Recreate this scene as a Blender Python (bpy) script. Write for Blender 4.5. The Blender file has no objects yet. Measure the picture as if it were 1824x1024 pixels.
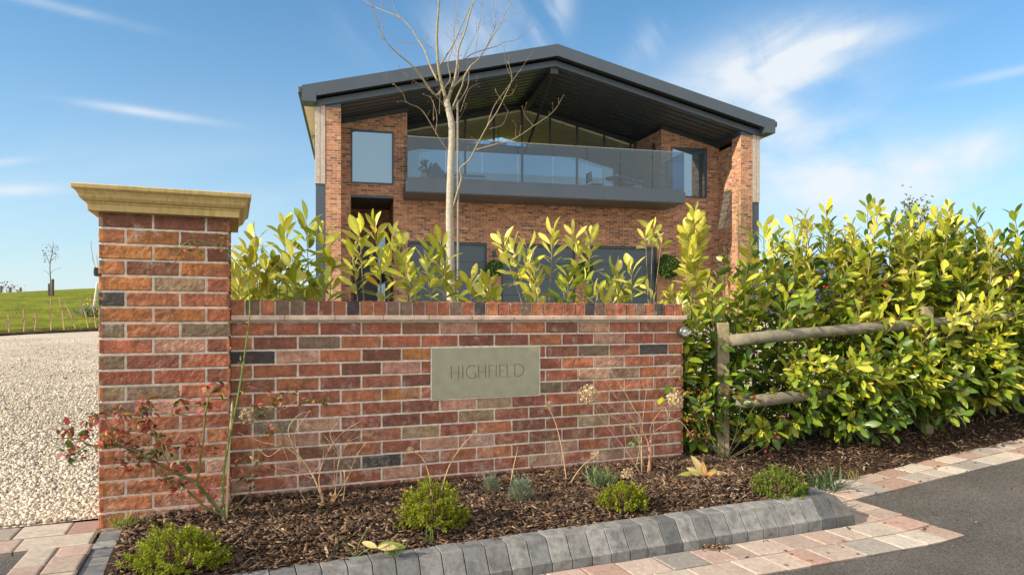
import bpy, math, random
import numpy as np
from mathutils import Vector, Matrix, noise
R = math.radians
random.seed(7); rng = np.random.default_rng(11)
S = bpy.context.scene; COL = S.collection
PI = math.pi

# ------------------------------------------------------------ camera, sky, sun, exposure
H = 1.0                                   # eye height above the planting bed
F = 1216.0                                # focal length in photo pixels (24 mm on 36 mm)
cam = bpy.data.cameras.new('camera'); co = bpy.data.objects.new('camera', cam); COL.objects.link(co)
co.location = (0, 0, H); co.rotation_euler = (R(90), 0, 0)
cam.sensor_width = 36; cam.lens = 24; cam.shift_y = 54/1824; cam.clip_start = .05; cam.clip_end = 6000
S.camera = co
S.view_settings.view_transform = 'Standard'; S.view_settings.look = 'None'
S.view_settings.gamma = 1; S.view_settings.exposure = 0.62; S.view_settings.use_curve_mapping = False
SUN_EL = 26.5; SUN_DIR = 26.4             # light travels along this bearing from +X
sx, sy = -math.cos(R(SUN_DIR)), -math.sin(R(SUN_DIR))
sl = bpy.data.lights.new('sun', 'SUN'); sl.energy = 5.0; sl.angle = R(.5); sl.color = (1.0, .87, .68)
so = bpy.data.objects.new('sun', sl); COL.objects.link(so)
so.rotation_euler = Vector((sx*math.cos(R(SUN_EL)), sy*math.cos(R(SUN_EL)), math.sin(R(SUN_EL)))).to_track_quat('Z', 'Y').to_euler()

W = bpy.data.worlds.new('World'); S.world = W; W.use_nodes = True
def build_world():
    nt = W.node_tree; N = nt.nodes; L = nt.links; N.clear()
    out = N.new('ShaderNodeOutputWorld'); bg = N.new('ShaderNodeBackground'); bg.inputs[1].default_value = .15
    sky = N.new('ShaderNodeTexSky'); sky.sky_type = 'NISHITA'; sky.sun_disc = False
    sky.sun_elevation = R(SUN_EL); sky.sun_rotation = math.atan2(sx, sy) % (2*PI)
    sky.air_density = 1.0; sky.dust_density = .6; sky.ozone_density = 1.5; sky.altitude = 50
    tc = N.new('ShaderNodeTexCoord'); sep = N.new('ShaderNodeSeparateXYZ'); L.new(tc.outputs['Generated'], sep.inputs[0])
    def m(op, a, b=None, c=None, clamp=False):
        n = N.new('ShaderNodeMath'); n.operation = op; n.use_clamp = clamp
        for i, q in enumerate((a, b, c)):
            if q is None: continue
            if isinstance(q, (int, float)): n.inputs[i].default_value = q
            else: L.new(q, n.inputs[i])
        return n.outputs[0]
    yy = m('ADD', m('ABSOLUTE', sep.outputs[1]), .08)
    a = m('DIVIDE', sep.outputs[0], yy); b = m('DIVIDE', sep.outputs[2], yy)
    def cloud(rot, sx_, sy_, scale, lo, hi, dist, seed):
        cx = N.new('ShaderNodeCombineXYZ'); L.new(a, cx.inputs[0]); L.new(b, cx.inputs[1]); cx.inputs[2].default_value = seed
        m0 = N.new('ShaderNodeMapping'); m0.inputs['Rotation'].default_value = (0, 0, R(-rot)); L.new(cx.outputs[0], m0.inputs[0])
        mp = N.new('ShaderNodeMapping'); mp.inputs['Scale'].default_value = (sx_, sy_, 1)
        L.new(m0.outputs[0], mp.inputs[0])
        nz = N.new('ShaderNodeTexNoise'); nz.inputs['Scale'].default_value = scale; nz.inputs['Detail'].default_value = 9
        nz.inputs['Roughness'].default_value = .58; nz.inputs['Distortion'].default_value = dist
        L.new(mp.outputs[0], nz.inputs['Vector'])
        mr = N.new('ShaderNodeMapRange'); mr.interpolation_type = 'SMOOTHSTEP'
        mr.inputs[1].default_value = lo; mr.inputs[2].default_value = hi; L.new(nz.outputs[0], mr.inputs[0])
        return mr.outputs[0]
    def blob(px, py, rx, ry, rot=0):
        ca, cb = (px-912)/F/1.08, (566-py)/F/1.08
        da = m('SUBTRACT', a, ca); db = m('SUBTRACT', b, cb)
        c, s = math.cos(R(rot)), math.sin(R(rot))
        u = m('ADD', m('MULTIPLY', da, c), m('MULTIPLY', db, s)); v = m('SUBTRACT', m('MULTIPLY', db, c), m('MULTIPLY', da, s))
        u = m('DIVIDE', u, rx/F); v = m('DIVIDE', v, ry/F)
        d = m('ADD', m('MULTIPLY', u, u), m('MULTIPLY', v, v))
        return m('POWER', 2.718, m('MULTIPLY', d, -1.0))
    def mx(p, q): return m('MAXIMUM', p, q)
    wis = cloud(17, 1.3, 4.2, 2.6, .34, .66, 1.1, 1.3)
    fine = cloud(-60, 1.2, 4.5, 2.4, .38, .7, .8, 2.2)
    soft = cloud(10, .8, 3.2, 2.6, .34, .7, .5, 4.1)
    base_ = cloud(0, 1.4, 1.9, 3.4, .30, .62, .6, 7.7)
    s1 = m('MULTIPLY', m('ADD', m('MULTIPLY', wis, .5), m('MULTIPLY', base_, .75)), mx(mx(blob(1360, 125, 155, 62, 14), m('MULTIPLY', blob(1375, 195, 55, 55, 20), .9)), m('MULTIPLY', blob(1470, 85, 120, 26, 12), .8)))
    s2 = m('MULTIPLY', m('ADD', m('MULTIPLY', soft, .6), m('MULTIPLY', base_, .8)), mx(mx(blob(1480, 318, 250, 62, 2), m('MULTIPLY', blob(1710, 283, 190, 36, 15), 1.0)), m('MULTIPLY', blob(1430, 262, 110, 30, 30), .6)))
    s3 = m('MULTIPLY', fine, mx(mx(m('MULTIPLY', blob(830, 80, 120, 70, 40), .55), m('MULTIPLY', blob(975, 45, 28, 60, -25), .8)), mx(m('MULTIPLY', blob(1150, 80, 25, 50, -40), .35), m('MULTIPLY', blob(690, 80, 110, 40, -30), .3))))
    s4 = mx(mx(m('MULTIPLY', blob(262, 204, 100, 7, -8), .75), m('MULTIPLY', blob(45, 343, 90, 9, 2), .9)), mx(m('MULTIPLY', blob(110, 22, 130, 8, -13), .5), mx(m('MULTIPLY', blob(15, 296, 50, 6, 8), .6), m('MULTIPLY', blob(1760, 142, 110, 8, 11), .45))))
    s4 = m('MULTIPLY', s4, m('ADD', m('MULTIPLY', soft, .7), .25))
    s5 = m('MULTIPLY', soft, m('MULTIPLY', blob(700, 380, 2200, 130), .22))
    tot = m('ADD', m('ADD', m('MULTIPLY', s1, 1.2), m('MULTIPLY', s2, 1.1)), m('ADD', m('ADD', s3, s4), s5), clamp=True)
    tot = m('MULTIPLY', tot, .92, clamp=True)
    tint = N.new('ShaderNodeMix'); tint.data_type = 'RGBA'; tint.blend_type = 'MULTIPLY'; tint.inputs[0].default_value = 1
    L.new(sky.outputs[0], tint.inputs[6]); tint.inputs[7].default_value = (.275, .65, .82, 1)
    # pale air towards the horizon
    hz = m('POWER', 2.718, m('MULTIPLY', m('MAXIMUM', sep.outputs[2], 0), -5.6))
    mh = N.new('ShaderNodeMix'); mh.data_type = 'RGBA'; L.new(m('MULTIPLY', hz, .90), mh.inputs[0]); L.new(tint.outputs[2], mh.inputs[6]); mh.inputs[7].default_value = (3.7, 3.95, 4.08, 1)
    mc = N.new('ShaderNodeMix'); mc.data_type = 'RGBA'; L.new(tot, mc.inputs[0]); L.new(mh.outputs[2], mc.inputs[6]); mc.inputs[7].default_value = (3.85, 4.05, 4.2, 1)
    # warm white fill light added over the unseen half-sky behind the viewer
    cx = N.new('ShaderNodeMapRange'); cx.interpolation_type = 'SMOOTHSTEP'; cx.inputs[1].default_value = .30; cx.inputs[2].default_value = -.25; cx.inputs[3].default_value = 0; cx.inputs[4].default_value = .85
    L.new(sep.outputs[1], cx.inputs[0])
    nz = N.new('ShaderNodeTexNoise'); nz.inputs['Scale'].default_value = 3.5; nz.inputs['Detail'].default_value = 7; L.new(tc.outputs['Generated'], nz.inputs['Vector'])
    sky_fill = m('MULTIPLY', cx.outputs[0], m('ADD', m('MULTIPLY', nz.outputs[0], .9), .45), clamp=True)
    mv = N.new('ShaderNodeMix'); mv.data_type = 'RGBA'; L.new(sky_fill, mv.inputs[0]); L.new(mc.outputs[2], mv.inputs[6]); mv.inputs[7].default_value = (8.2, 7.9, 7.3, 1)
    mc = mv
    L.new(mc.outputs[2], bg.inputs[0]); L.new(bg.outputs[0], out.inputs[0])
build_world()

# ------------------------------------------------------------ frames of reference
O = np.array([-1.939, 3.2]); TH = 22.25
D = np.array([math.cos(R(TH)), math.sin(R(TH))]); NN = np.array([-D[1], D[0]])
def wf(u, v, z=0.): p = O+D*u+NN*v; return (float(p[0]), float(p[1]), float(z))
def uv_of(x, y):
    rx, ry = x-O[0], y-O[1]; return rx*D[0]+ry*D[1], rx*NN[0]+ry*NN[1]
def at_v(px, py, v):                       # photo position on the vertical plane v, wall frame
    r = np.array([(px-912)/F, 1.0]); Y = (v+O@NN)/(r@NN)
    return Vector((r[0]*Y, Y, H+(566-py)/F*Y))
def at_Y(px, py, Y): return Vector(((px-912)/F*Y, Y, H+(566-py)/F*Y))
def at_z(px, py, z): Y = (H-z)*F/(py-566); return Vector(((px-912)/F*Y, Y, z))
def sm(x, a, b): t = min(1, max(0, (x-a)/(b-a))); return t*t*(3-2*t)
def zroad(u): return -.135*sm(u, -.1, 1.3)+.08*max(0, u-3.9)
def ylawn(x): return min(20.6, max(13.5, 17.9+2*(x+13.4)))
def hland(x, y):                           # driveway / land height
    z = .038*(min(y, 20.5)-3.4)+.075*max(0, min(x, 14)-2)*sm(y, 3, 6)*(1-sm(y, 16, 19))
    z = max(z, 0) if y > 3.4 else .0
    if x < 12: z += .35*sm(x, -7, -5)*sm(y, 14, 19)
    if y > 20.5:
        w = 1-sm(x, -8, -4)*(1-sm(y, 30, 40))
        z += w*.079*(min(y, 44)-20.5)*(1+.029*max(-9, min(9, (x+33))))
        if y > 44: z -= .9*sm(y, 44, 90)+.0012*(min(y, 1500)-44)
    return z

# ------------------------------------------------------------ mesh helpers
def tagp(o, label=None, cat=None, group=None, kind=None):
    if label: o['label'] = label
    if cat: o['category'] = cat
    if group: o['group'] = group
    if kind: o['kind'] = kind
    return o
def empty(name, loc, rz=0, label=None, cat=None, group=None):
    o = bpy.data.objects.new(name, None); COL.objects.link(o); o.location = loc; o.rotation_euler = (0, 0, rz)
    o.empty_display_size = .1
    return tagp(o, label, cat, group)
def mesh_np(name, V, Fc, cols, mat, parent=None, origin=(0, 0, 0), smooth=False):
    V = np.asarray(V, float)-np.array(origin); Fc = np.asarray(Fc, int)
    me = bpy.data.meshes.new(name); k = Fc.shape[1]; n = len(Fc)
    me.vertices.add(len(V)); me.vertices.foreach_set('co', V.astype(np.float32).ravel())
    me.loops.add(n*k); me.loops.foreach_set('vertex_index', Fc.astype(np.int32).ravel())
    me.polygons.add(n); me.polygons.foreach_set('loop_start', np.arange(0, n*k, k, dtype=np.int32))
    if smooth: me.polygons.foreach_set('use_smooth', np.ones(n, bool))
    me.update(calc_edges=True)
    if cols is not None:
        at = me.color_attributes.new('col', 'FLOAT_COLOR', 'POINT')
        c = np.ones((len(V), 4), np.float32); c[:, :3] = cols; at.data.foreach_set('color', c.ravel())
    me.materials.append(mat)
    o = bpy.data.objects.new(name, me); COL.objects.link(o)
    if parent: o.parent = parent
    else: o.location = origin
    return o
class M:
    def __init__(s): s.v = []; s.f = []; s.c = []; s.m = []
    def add(s, vs, fs, col=(1, 1, 1), m=0):
        b = len(s.v); s.v += [tuple(v) for v in vs]; s.f += [tuple(i+b for i in f) for f in fs]
        s.c += [tuple(col)]*len(vs); s.m += [m]*len(fs); return s
    def box(s, x0, x1, y0, y1, z0, z1, col=(1, 1, 1), m=0):
        return s.add([(x0, y0, z0), (x1, y0, z0), (x1, y1, z0), (x0, y1, z0), (x0, y0, z1), (x1, y0, z1), (x1, y1, z1), (x0, y1, z1)],
                     [(0, 3, 2, 1), (4, 5, 6, 7), (0, 1, 5, 4), (1, 2, 6, 5), (2, 3, 7, 6), (3, 0, 4, 7)], col, m)
    def ext(s, pts, vec, col=(1, 1, 1), m=0):         # extrude a polygon (3d points) along vec
        n = len(pts); vec = Vector(vec); P = [Vector(p) for p in pts]
        nrm = Vector((0, 0, 0))
        for i in range(n): nrm += P[i].cross(P[(i+1) % n])
        if nrm.dot(vec) > 0: P = P[::-1]
        vs = P+[p+vec for p in P]
        fs = [tuple(range(n)), tuple(range(2*n-1, n-1, -1))]+[(i, i+n, (i+1) % n+n, (i+1) % n) for i in range(n)]
        return s.add(vs, fs, col, m)
    def tube(s, pts, rad, n=6, col=(1, 1, 1), m=0):
        pts = [Vector(p) for p in pts]
        if isinstance(rad, (int, float)): rad = [rad]*len(pts)
        vs = []; fs = []; a = None
        for i, p in enumerate(pts):
            t = (pts[min(i+1, len(pts)-1)]-pts[max(i-1, 0)]).normalized()
            if a is None: a = t.orthogonal().normalized()
            a = (a-t*a.dot(t)); a = a.normalized() if a.length > 1e-6 else t.orthogonal().normalized()
            b = t.cross(a)
            for k in range(n):
                w = 2*PI*k/n; vs.append(p+(a*math.cos(w)+b*math.sin(w))*rad[i])
        for i in range(len(pts)-1):
            for k in range(n): fs.append((i*n+k, i*n+(k+1) % n, (i+1)*n+(k+1) % n, (i+1)*n+k))
        fs.append(tuple(range(n-1, -1, -1))); fs.append(tuple(range((len(pts)-1)*n, len(pts)*n)))
        return s.add(vs, fs, col, m)
    def lathe(s, prof, c, axis=(0, 0, 1), n=24, col=(1, 1, 1), m=0):   # prof: (radius, height)
        ax = Vector(axis).normalized(); a = ax.orthogonal().normalized(); b = ax.cross(a); c = Vector(c)
        vs = []; fs = []
        for r, h in prof:
            for k in range(n): w = 2*PI*k/n; vs.append(c+ax*h+(a*math.cos(w)+b*math.sin(w))*max(r, 1e-4))
        for i in range(len(prof)-1):
            for k in range(n): fs.append((i*n+k, i*n+(k+1) % n, (i+1)*n+(k+1) % n, (i+1)*n+k))
        return s.add(vs, fs, col, m)
    def build(s, name, mat, parent=None, origin=(0, 0, 0), smooth=False, bevel=0, seg=1):
        me = bpy.data.meshes.new(name); ox, oy, oz = origin
        me.from_pydata([(v[0]-ox, v[1]-oy, v[2]-oz) for v in s.v], [], s.f); me.update()
        at = me.color_attributes.new('col', 'FLOAT_COLOR', 'POINT')
        c = np.ones((len(s.v), 4), np.float32); c[:, :3] = np.array(s.c, np.float32); at.data.foreach_set('color', c.ravel())
        mats = mat if isinstance(mat, (list, tuple)) else [mat]
        for q in mats: me.materials.append(q)
        if len(mats) > 1: me.polygons.foreach_set('material_index', np.array(s.m, np.int32))
        if smooth: me.polygons.foreach_set('use_smooth', np.ones(len(s.f), bool))
        o = bpy.data.objects.new(name, me); COL.objects.link(o)
        if parent: o.parent = parent
        else: o.location = origin
        if bevel:
            b = o.modifiers.new('bevel', 'BEVEL'); b.width = bevel; b.segments = seg; b.limit_method = 'ANGLE'; b.angle_limit = R(40)
        return o
def cr(pts, k=5):                          # Catmull-Rom smoothing of a polyline
    P = [Vector(p) for p in pts]
    if len(P) < 3: return P
    Q = [P[0]*2-P[1]]+P+[P[-1]*2-P[-2]]; out = []
    for i in range(1, len(Q)-2):
        for j in range(k):
            t = j/k; a, b, c, d = Q[i-1], Q[i], Q[i+1], Q[i+2]
            out.append(.5*((2*b)+(c-a)*t+(2*a-5*b+4*c-d)*t*t+(3*b-a-3*c+d)*t**3))
    out.append(P[-1]); return out
def rotm(n):                                # random rotations (n,3,3)
    q = rng.normal(size=(n, 4)); q /= np.linalg.norm(q, axis=1)[:, None]; w, x, y, z = q.T
    return np.stack([1-2*(y*y+z*z), 2*(x*y-z*w), 2*(x*z+y*w), 2*(x*y+z*w), 1-2*(x*x+z*z), 2*(y*z-x*w), 2*(x*z-y*w), 2*(y*z+x*w), 1-2*(x*x+y*y)], 1).reshape(n, 3, 3)
def rotz_tilt(n, tilt):
    a = rng.uniform(0, 2*PI, n); t = rng.normal(0, tilt, n); t2 = rng.normal(0, tilt, n); o = []
    for i in range(n): o.append(np.array(Matrix.Rotation(a[i], 3, 'Z') @ Matrix.Rotation(t[i], 3, 'X') @ Matrix.Rotation(t2[i], 3, 'Y')))
    return np.array(o)
def inst(tv, tf, Rm, P, Sc, C):
    n = len(P); k = len(tv); Sc = np.asarray(Sc, float)
    if Sc.ndim == 1: Sc = Sc[:, None].repeat(3, 1)
    v = np.einsum('nij,nkj->nki', Rm, tv[None]*Sc[:, None, :])+np.asarray(P)[:, None, :]
    f = (np.asarray(tf)[None]+(np.arange(n)*k)[:, None, None]).reshape(-1, len(tf[0]))
    return v.reshape(-1, 3), f, np.repeat(np.asarray(C), k, 0)
def leaf_t(width=.36, fold=.25, droop=.22, rows=(0, .1, .28, .5, .72, .9, 1), tip=.9, wave=0):
    v = []; f = []
    for i, t in enumerate(rows):
        w = width*.5*(math.sin(PI*min(1, t**tip*1.0))**.75 if 0 < t < 1 else .03)
        z = -droop*t*t+wave*math.sin(t*9)
        v += [(-w, t, z+fold*w), (0, t, z), (w, t, z+fold*w)]
    for i in range(len(rows)-1):
        a = i*3; f += [(a, a+1, a+4, a+3), (a+1, a+2, a+5, a+4)]
    return np.array(v, float), f
LEAF = leaf_t(.42, .3, .2, tip=1.25); LEAFB = leaf_t(.46, .4, .08, tip=1.35); LEAFC = leaf_t(.40, .2, .34, wave=.012, tip=1.2); SMALL = leaf_t(.55, .3, .2, (0, .3, .65, 1)); BLADE = leaf_t(.05, .3, .5, (0, .35, .7, 1)); NEEDLE = leaf_t(.14, .3, .1, (0, .5, 1))
def frames(dirs, ups):                       # columns: x = side, y = along, z = normal
    d = dirs/np.linalg.norm(dirs, axis=1)[:, None]; x = np.cross(d, ups); x /= np.linalg.norm(x, axis=1)[:, None]+1e-9
    z = np.cross(x, d); return np.stack([x, d, z], 2)
def ico():
    g = (1+5**.5)/2; v = np.array([(-1, g, 0), (1, g, 0), (-1, -g, 0), (1, -g, 0), (0, -1, g), (0, 1, g), (0, -1, -g), (0, 1, -g), (g, 0, -1), (g, 0, 1), (-g, 0, -1), (-g, 0, 1)], float)
    v /= np.linalg.norm(v[0])
    f = [(0, 11, 5), (0, 5, 1), (0, 1, 7), (0, 7, 10), (0, 10, 11), (1, 5, 9), (5, 11, 4), (11, 10, 2), (10, 7, 6), (7, 1, 8), (3, 9, 4), (3, 4, 2), (3, 2, 6), (3, 6, 8), (3, 8, 9), (4, 9, 5), (2, 4, 11), (6, 2, 10), (8, 6, 7), (9, 8, 1)]
    return v, f
ICOV, ICOF = ico()

# ------------------------------------------------------------ materials
def mat(name, col=(.5, .5, .5), rough=.7, metal=0, spec=.5, attr=False, nz=None, bump=None, trans=0, coat=0):
    """nz: (scale, amount) brightness mottling; bump: (scale, strength, distance)"""
    m = bpy.data.materials.new(name); m.use_nodes = True; nt = m.node_tree; N = nt.nodes; L = nt.links
    p = N['Principled BSDF']; p.inputs['Roughness'].default_value = rough; p.inputs['Metallic'].default_value = metal
    p.inputs['Specular IOR Level'].default_value = spec; p.inputs['Base Color'].default_value = (*col, 1)
    if coat: p.inputs['Coat Weight'].default_value = coat; p.inputs['Coat Roughness'].default_value = .08
    src = None; tc = N.new('ShaderNodeTexCoord')
    if attr:
        a = N.new('ShaderNodeAttribute'); a.attribute_name = 'col'; src = a.outputs['Color']
    if nz:
        t = N.new('ShaderNodeTexNoise'); t.inputs['Scale'].default_value = nz[0]; t.inputs['Detail'].default_value = 6; t.inputs['Roughness'].default_value = .65
        L.new(tc.outputs['Object'], t.inputs['Vector'])
        mr = N.new('ShaderNodeMapRange'); mr.inputs[1].default_value = .3; mr.inputs[2].default_value = .7; mr.inputs[3].default_value = 1-nz[1]; mr.inputs[4].default_value = 1+nz[1]
        L.new(t.outputs[0], mr.inputs[0])
        mx = N.new('ShaderNodeMix'); mx.data_type = 'RGBA'; mx.blend_type = 'MULTIPLY'; mx.inputs[0].default_value = 1
        if src: L.new(src, mx.inputs[6])
        else: mx.inputs[6].default_value = (*col, 1)
        L.new(mr.outputs[0], mx.inputs[7]); src = mx.outputs[2]
    if src: L.new(src, p.inputs['Base Color'])
    if bump:
        t = N.new('ShaderNodeTexNoise'); t.inputs['Scale'].default_value = bump[0]; t.inputs['Detail'].default_value = 5
        L.new(tc.outputs['Object'], t.inputs['Vector'])
        b = N.new('ShaderNodeBump'); b.inputs['Strength'].default_value = bump[1]; b.inputs['Distance'].default_value = bump[2]
        L.new(t.outputs[0], b.inputs['Height']); L.new(b.outputs[0], p.inputs['Normal'])
    if trans:
        tr = N.new('ShaderNodeBsdfTranslucent'); ms = N.new('ShaderNodeMixShader'); ms.inputs[0].default_value = trans
        if src: L.new(src, tr.inputs[0])
        else: tr.inputs[0].default_value = (*col, 1)
        L.new(p.outputs[0], ms.inputs[1]); L.new(tr.outputs[0], ms.inputs[2]); L.new(ms.outputs[0], N['Material Output'].inputs[0])
    return m
def nodes_of(m): return m.node_tree.nodes, m.node_tree.links
def brick_mat():                             # near bricks: own colour each, mottled, lime bloom
    m = mat('brick', attr=True, rough=.9, spec=.15); N, L = nodes_of(m); p = N['Principled BSDF']
    tc = [n for n in N if n.type == 'TEX_COORD'][0]; at = [n for n in N if n.type == 'ATTRIBUTE'][0]
    def noise_(sc, det=6, ro=.6, st=None):
        t = N.new('ShaderNodeTexNoise'); t.inputs['Scale'].default_value = sc; t.inputs['Detail'].default_value = det; t.inputs['Roughness'].default_value = ro
        if st:
            mp = N.new('ShaderNodeMapping'); mp.inputs['Scale'].default_value = st; L.new(tc.outputs['Object'], mp.inputs[0]); L.new(mp.outputs[0], t.inputs['Vector'])
        else: L.new(tc.outputs['Object'], t.inputs['Vector'])
        return t.outputs[0]
    def rng_(x, a, b, c=0, d=1):
        r = N.new('ShaderNodeMapRange'); r.inputs[1].default_value = a; r.inputs[2].default_value = b; r.inputs[3].default_value = c; r.inputs[4].default_value = d; L.new(x, r.inputs[0]); return r.outputs[0]
    def mix(f, a, b, mode='MIX'):
        x = N.new('ShaderNodeMix'); x.data_type = 'RGBA'; x.blend_type = mode
        if isinstance(f, (int, float)): x.inputs[0].default_value = f
        else: L.new(f, x.inputs[0])
        for i, q in ((6, a), (7, b)):
            if isinstance(q, tuple): x.inputs[i].default_value = q
            else: L.new(q, x.inputs[i])
        return x.outputs[2]
    c = mix(1, at.outputs['Color'], rng_(noise_(24, 8, .75), .3, .7, .52, 1.45), 'MULTIPLY')
    c = mix(rng_(noise_(7, 4, .6, (1, 1, 2)), .50, .66, 0, .55), c, (.15, .07, .06, 1))
    c = mix(rng_(noise_(1, 5, .7, (55, 55, 5)), .52, .68, 0, .45), c, (.13, .07, .055, 1))
    zs = N.new('ShaderNodeSeparateXYZ'); L.new(tc.outputs['Object'], zs.inputs[0]); lowz = rng_(zs.outputs[2], .75, .15, 0, 1)
    mw = N.new('ShaderNodeMath'); mw.operation = 'MULTIPLY'; L.new(lowz, mw.inputs[0]); L.new(rng_(noise_(6, 8, .8), .50, .66, 0, .5), mw.inputs[1])
    c = mix(mw.outputs[0], c, (.62, .52, .46, 1))
    c = mix(rng_(noise_(150, 3, .5), .6, .75, 0, .55), c, (.09, .045, .035, 1))
    c = mix(rng_(noise_(9, 8, .75), .56, .72, 0, .62), c, (.60, .50, .45, 1))
    L.new(c, p.inputs['Base Color'])
    b = N.new('ShaderNodeBump'); b.inputs['Strength'].default_value = .9; b.inputs['Distance'].default_value = .0035
    L.new(noise_(120, 6, .7), b.inputs['Height']); L.new(b.outputs[0], p.inputs['Normal'])
    return m
def facade_brick():
    m = mat('facade_brick', rough=.9, spec=.15); N, L = nodes_of(m); p = N['Principled BSDF']; tc = [n for n in N if n.type == 'TEX_COORD'][0]
    so_ = N.new('ShaderNodeSeparateXYZ'); L.new(tc.outputs['Object'], so_.inputs[0]); sn = N.new('ShaderNodeSeparateXYZ'); L.new(tc.outputs['Normal'], sn.inputs[0])
    ab = N.new('ShaderNodeMath'); ab.operation = 'ABSOLUTE'; L.new(sn.outputs[0], ab.inputs[0])
    gt = N.new('ShaderNodeMath'); gt.operation = 'GREATER_THAN'; L.new(ab.outputs[0], gt.inputs[0]); gt.inputs[1].default_value = .7
    mm = N.new('ShaderNodeMix'); L.new(gt.outputs[0], mm.inputs[0]); L.new(so_.outputs[0], mm.inputs[2]); L.new(so_.outputs[1], mm.inputs[3])
    cx = N.new('ShaderNodeCombineXYZ'); L.new(mm.outputs[0], cx.inputs[0]); L.new(so_.outputs[2], cx.inputs[1])
    br = N.new('ShaderNodeTexBrick'); L.new(cx.outputs[0], br.inputs['Vector']); br.inputs['Scale'].default_value = 1
    br.inputs['Color1'].default_value = (0, 0, 0, 1); br.inputs['Color2'].default_value = (1, 1, 1, 1); br.inputs['Mortar'].default_value = (.5, .5, .5, 1)
    br.inputs['Mortar Size'].default_value = .007; br.inputs['Mortar Smooth'].default_value = .2; br.inputs['Brick Width'].default_value = .225; br.inputs['Row Height'].default_value = .075
    rp = N.new('ShaderNodeValToRGB'); L.new(br.outputs['Color'], rp.inputs[0]); e = rp.color_ramp; e.interpolation = 'CONSTANT'
    cols = [(0, (.14, .09, .075)), (.09, (.22, .115, .08)), (.22, (.31, .15, .095)), (.42, (.38, .185, .108)), (.6, (.34, .155, .098)), (.72, (.41, .21, .12)), (.84, (.43, .25, .155)), (.93, (.27, .13, .09))]
    e.elements[0].position = 0; e.elements[0].color = (*cols[0][1], 1); e.elements[1].position = cols[1][0]; e.elements[1].color = (*cols[1][1], 1)
    for q, cc in cols[2:]: x = e.elements.new(q); x.color = (*cc, 1)
    nz = N.new('ShaderNodeTexNoise'); nz.inputs['Scale'].default_value = 9; nz.inputs['Detail'].default_value = 6; L.new(tc.outputs['Object'], nz.inputs['Vector'])
    mr = N.new('ShaderNodeMapRange'); mr.inputs[1].default_value = .3; mr.inputs[2].default_value = .7; mr.inputs[3].default_value = .7; mr.inputs[4].default_value = 1.3; L.new(nz.outputs[0], mr.inputs[0])
    m1 = N.new('ShaderNodeMix'); m1.data_type = 'RGBA'; m1.blend_type = 'MULTIPLY'; m1.inputs[0].default_value = 1; L.new(rp.outputs[0], m1.inputs[6]); L.new(mr.outputs[0], m1.inputs[7])
    m2 = N.new('ShaderNodeMix'); m2.data_type = 'RGBA'; L.new(br.outputs['Fac'], m2.inputs[0]); L.new(m1.outputs[2], m2.inputs[6]); m2.inputs[7].default_value = (.46, .31, .215, 1)
    L.new(m2.outputs[2], p.inputs['Base Color'])
    inv = N.new('ShaderNodeMath'); inv.operation = 'SUBTRACT'; inv.inputs[0].default_value = 1; L.new(br.outputs['Fac'], inv.inputs[1])
    ad = N.new('ShaderNodeMath'); ad.operation = 'MULTIPLY_ADD'; L.new(nz.outputs[0], ad.inputs[0]); ad.inputs[1].default_value = .5; L.new(inv.outputs[0], ad.inputs[2])
    b = N.new('ShaderNodeBump'); b.inputs['Strength'].default_value = .5; b.inputs['Distance'].default_value = .006; L.new(ad.outputs[0], b.inputs['Height']); L.new(b.outputs[0], p.inputs['Normal'])
    return m
def asphalt_mat():
    m = mat('asphalt', rough=.88, spec=.2); N, L = nodes_of(m); p = N['Principled BSDF']; tc = [n for n in N if n.type == 'TEX_COORD'][0]
    v = N.new('ShaderNodeTexVoronoi'); v.inputs['Scale'].default_value = 130; L.new(tc.outputs['Object'], v.inputs['Vector'])
    n1 = N.new('ShaderNodeTexNoise'); n1.inputs['Scale'].default_value = 2.3; n1.inputs['Detail'].default_value = 8; L.new(tc.outputs['Object'], n1.inputs['Vector'])
    rp = N.new('ShaderNodeValToRGB'); L.new(v.outputs['Color'], rp.inputs[0]); e = rp.color_ramp; e.elements[0].color = (.046, .042, .039, 1); e.elements[1].color = (.135, .122, .111, 1)
    mr = N.new('ShaderNodeMapRange'); mr.inputs[1].default_value = .35; mr.inputs[2].default_value = .65; mr.inputs[3].default_value = .85; mr.inputs[4].default_value = 1.18; L.new(n1.outputs[0], mr.inputs[0])
    x = N.new('ShaderNodeMix'); x.data_type = 'RGBA'; x.blend_type = 'MULTIPLY'; x.inputs[0].default_value = 1; L.new(rp.outputs[0], x.inputs[6]); L.new(mr.outputs[0], x.inputs[7]); L.new(x.outputs[2], p.inputs['Base Color'])
    b = N.new('ShaderNodeBump'); b.inputs['Strength'].default_value = .9; b.inputs['Distance'].default_value = .004; L.new(v.outputs['Distance'], b.inputs['Height']); L.new(b.outputs[0], p.inputs['Normal'])
    return m
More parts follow.
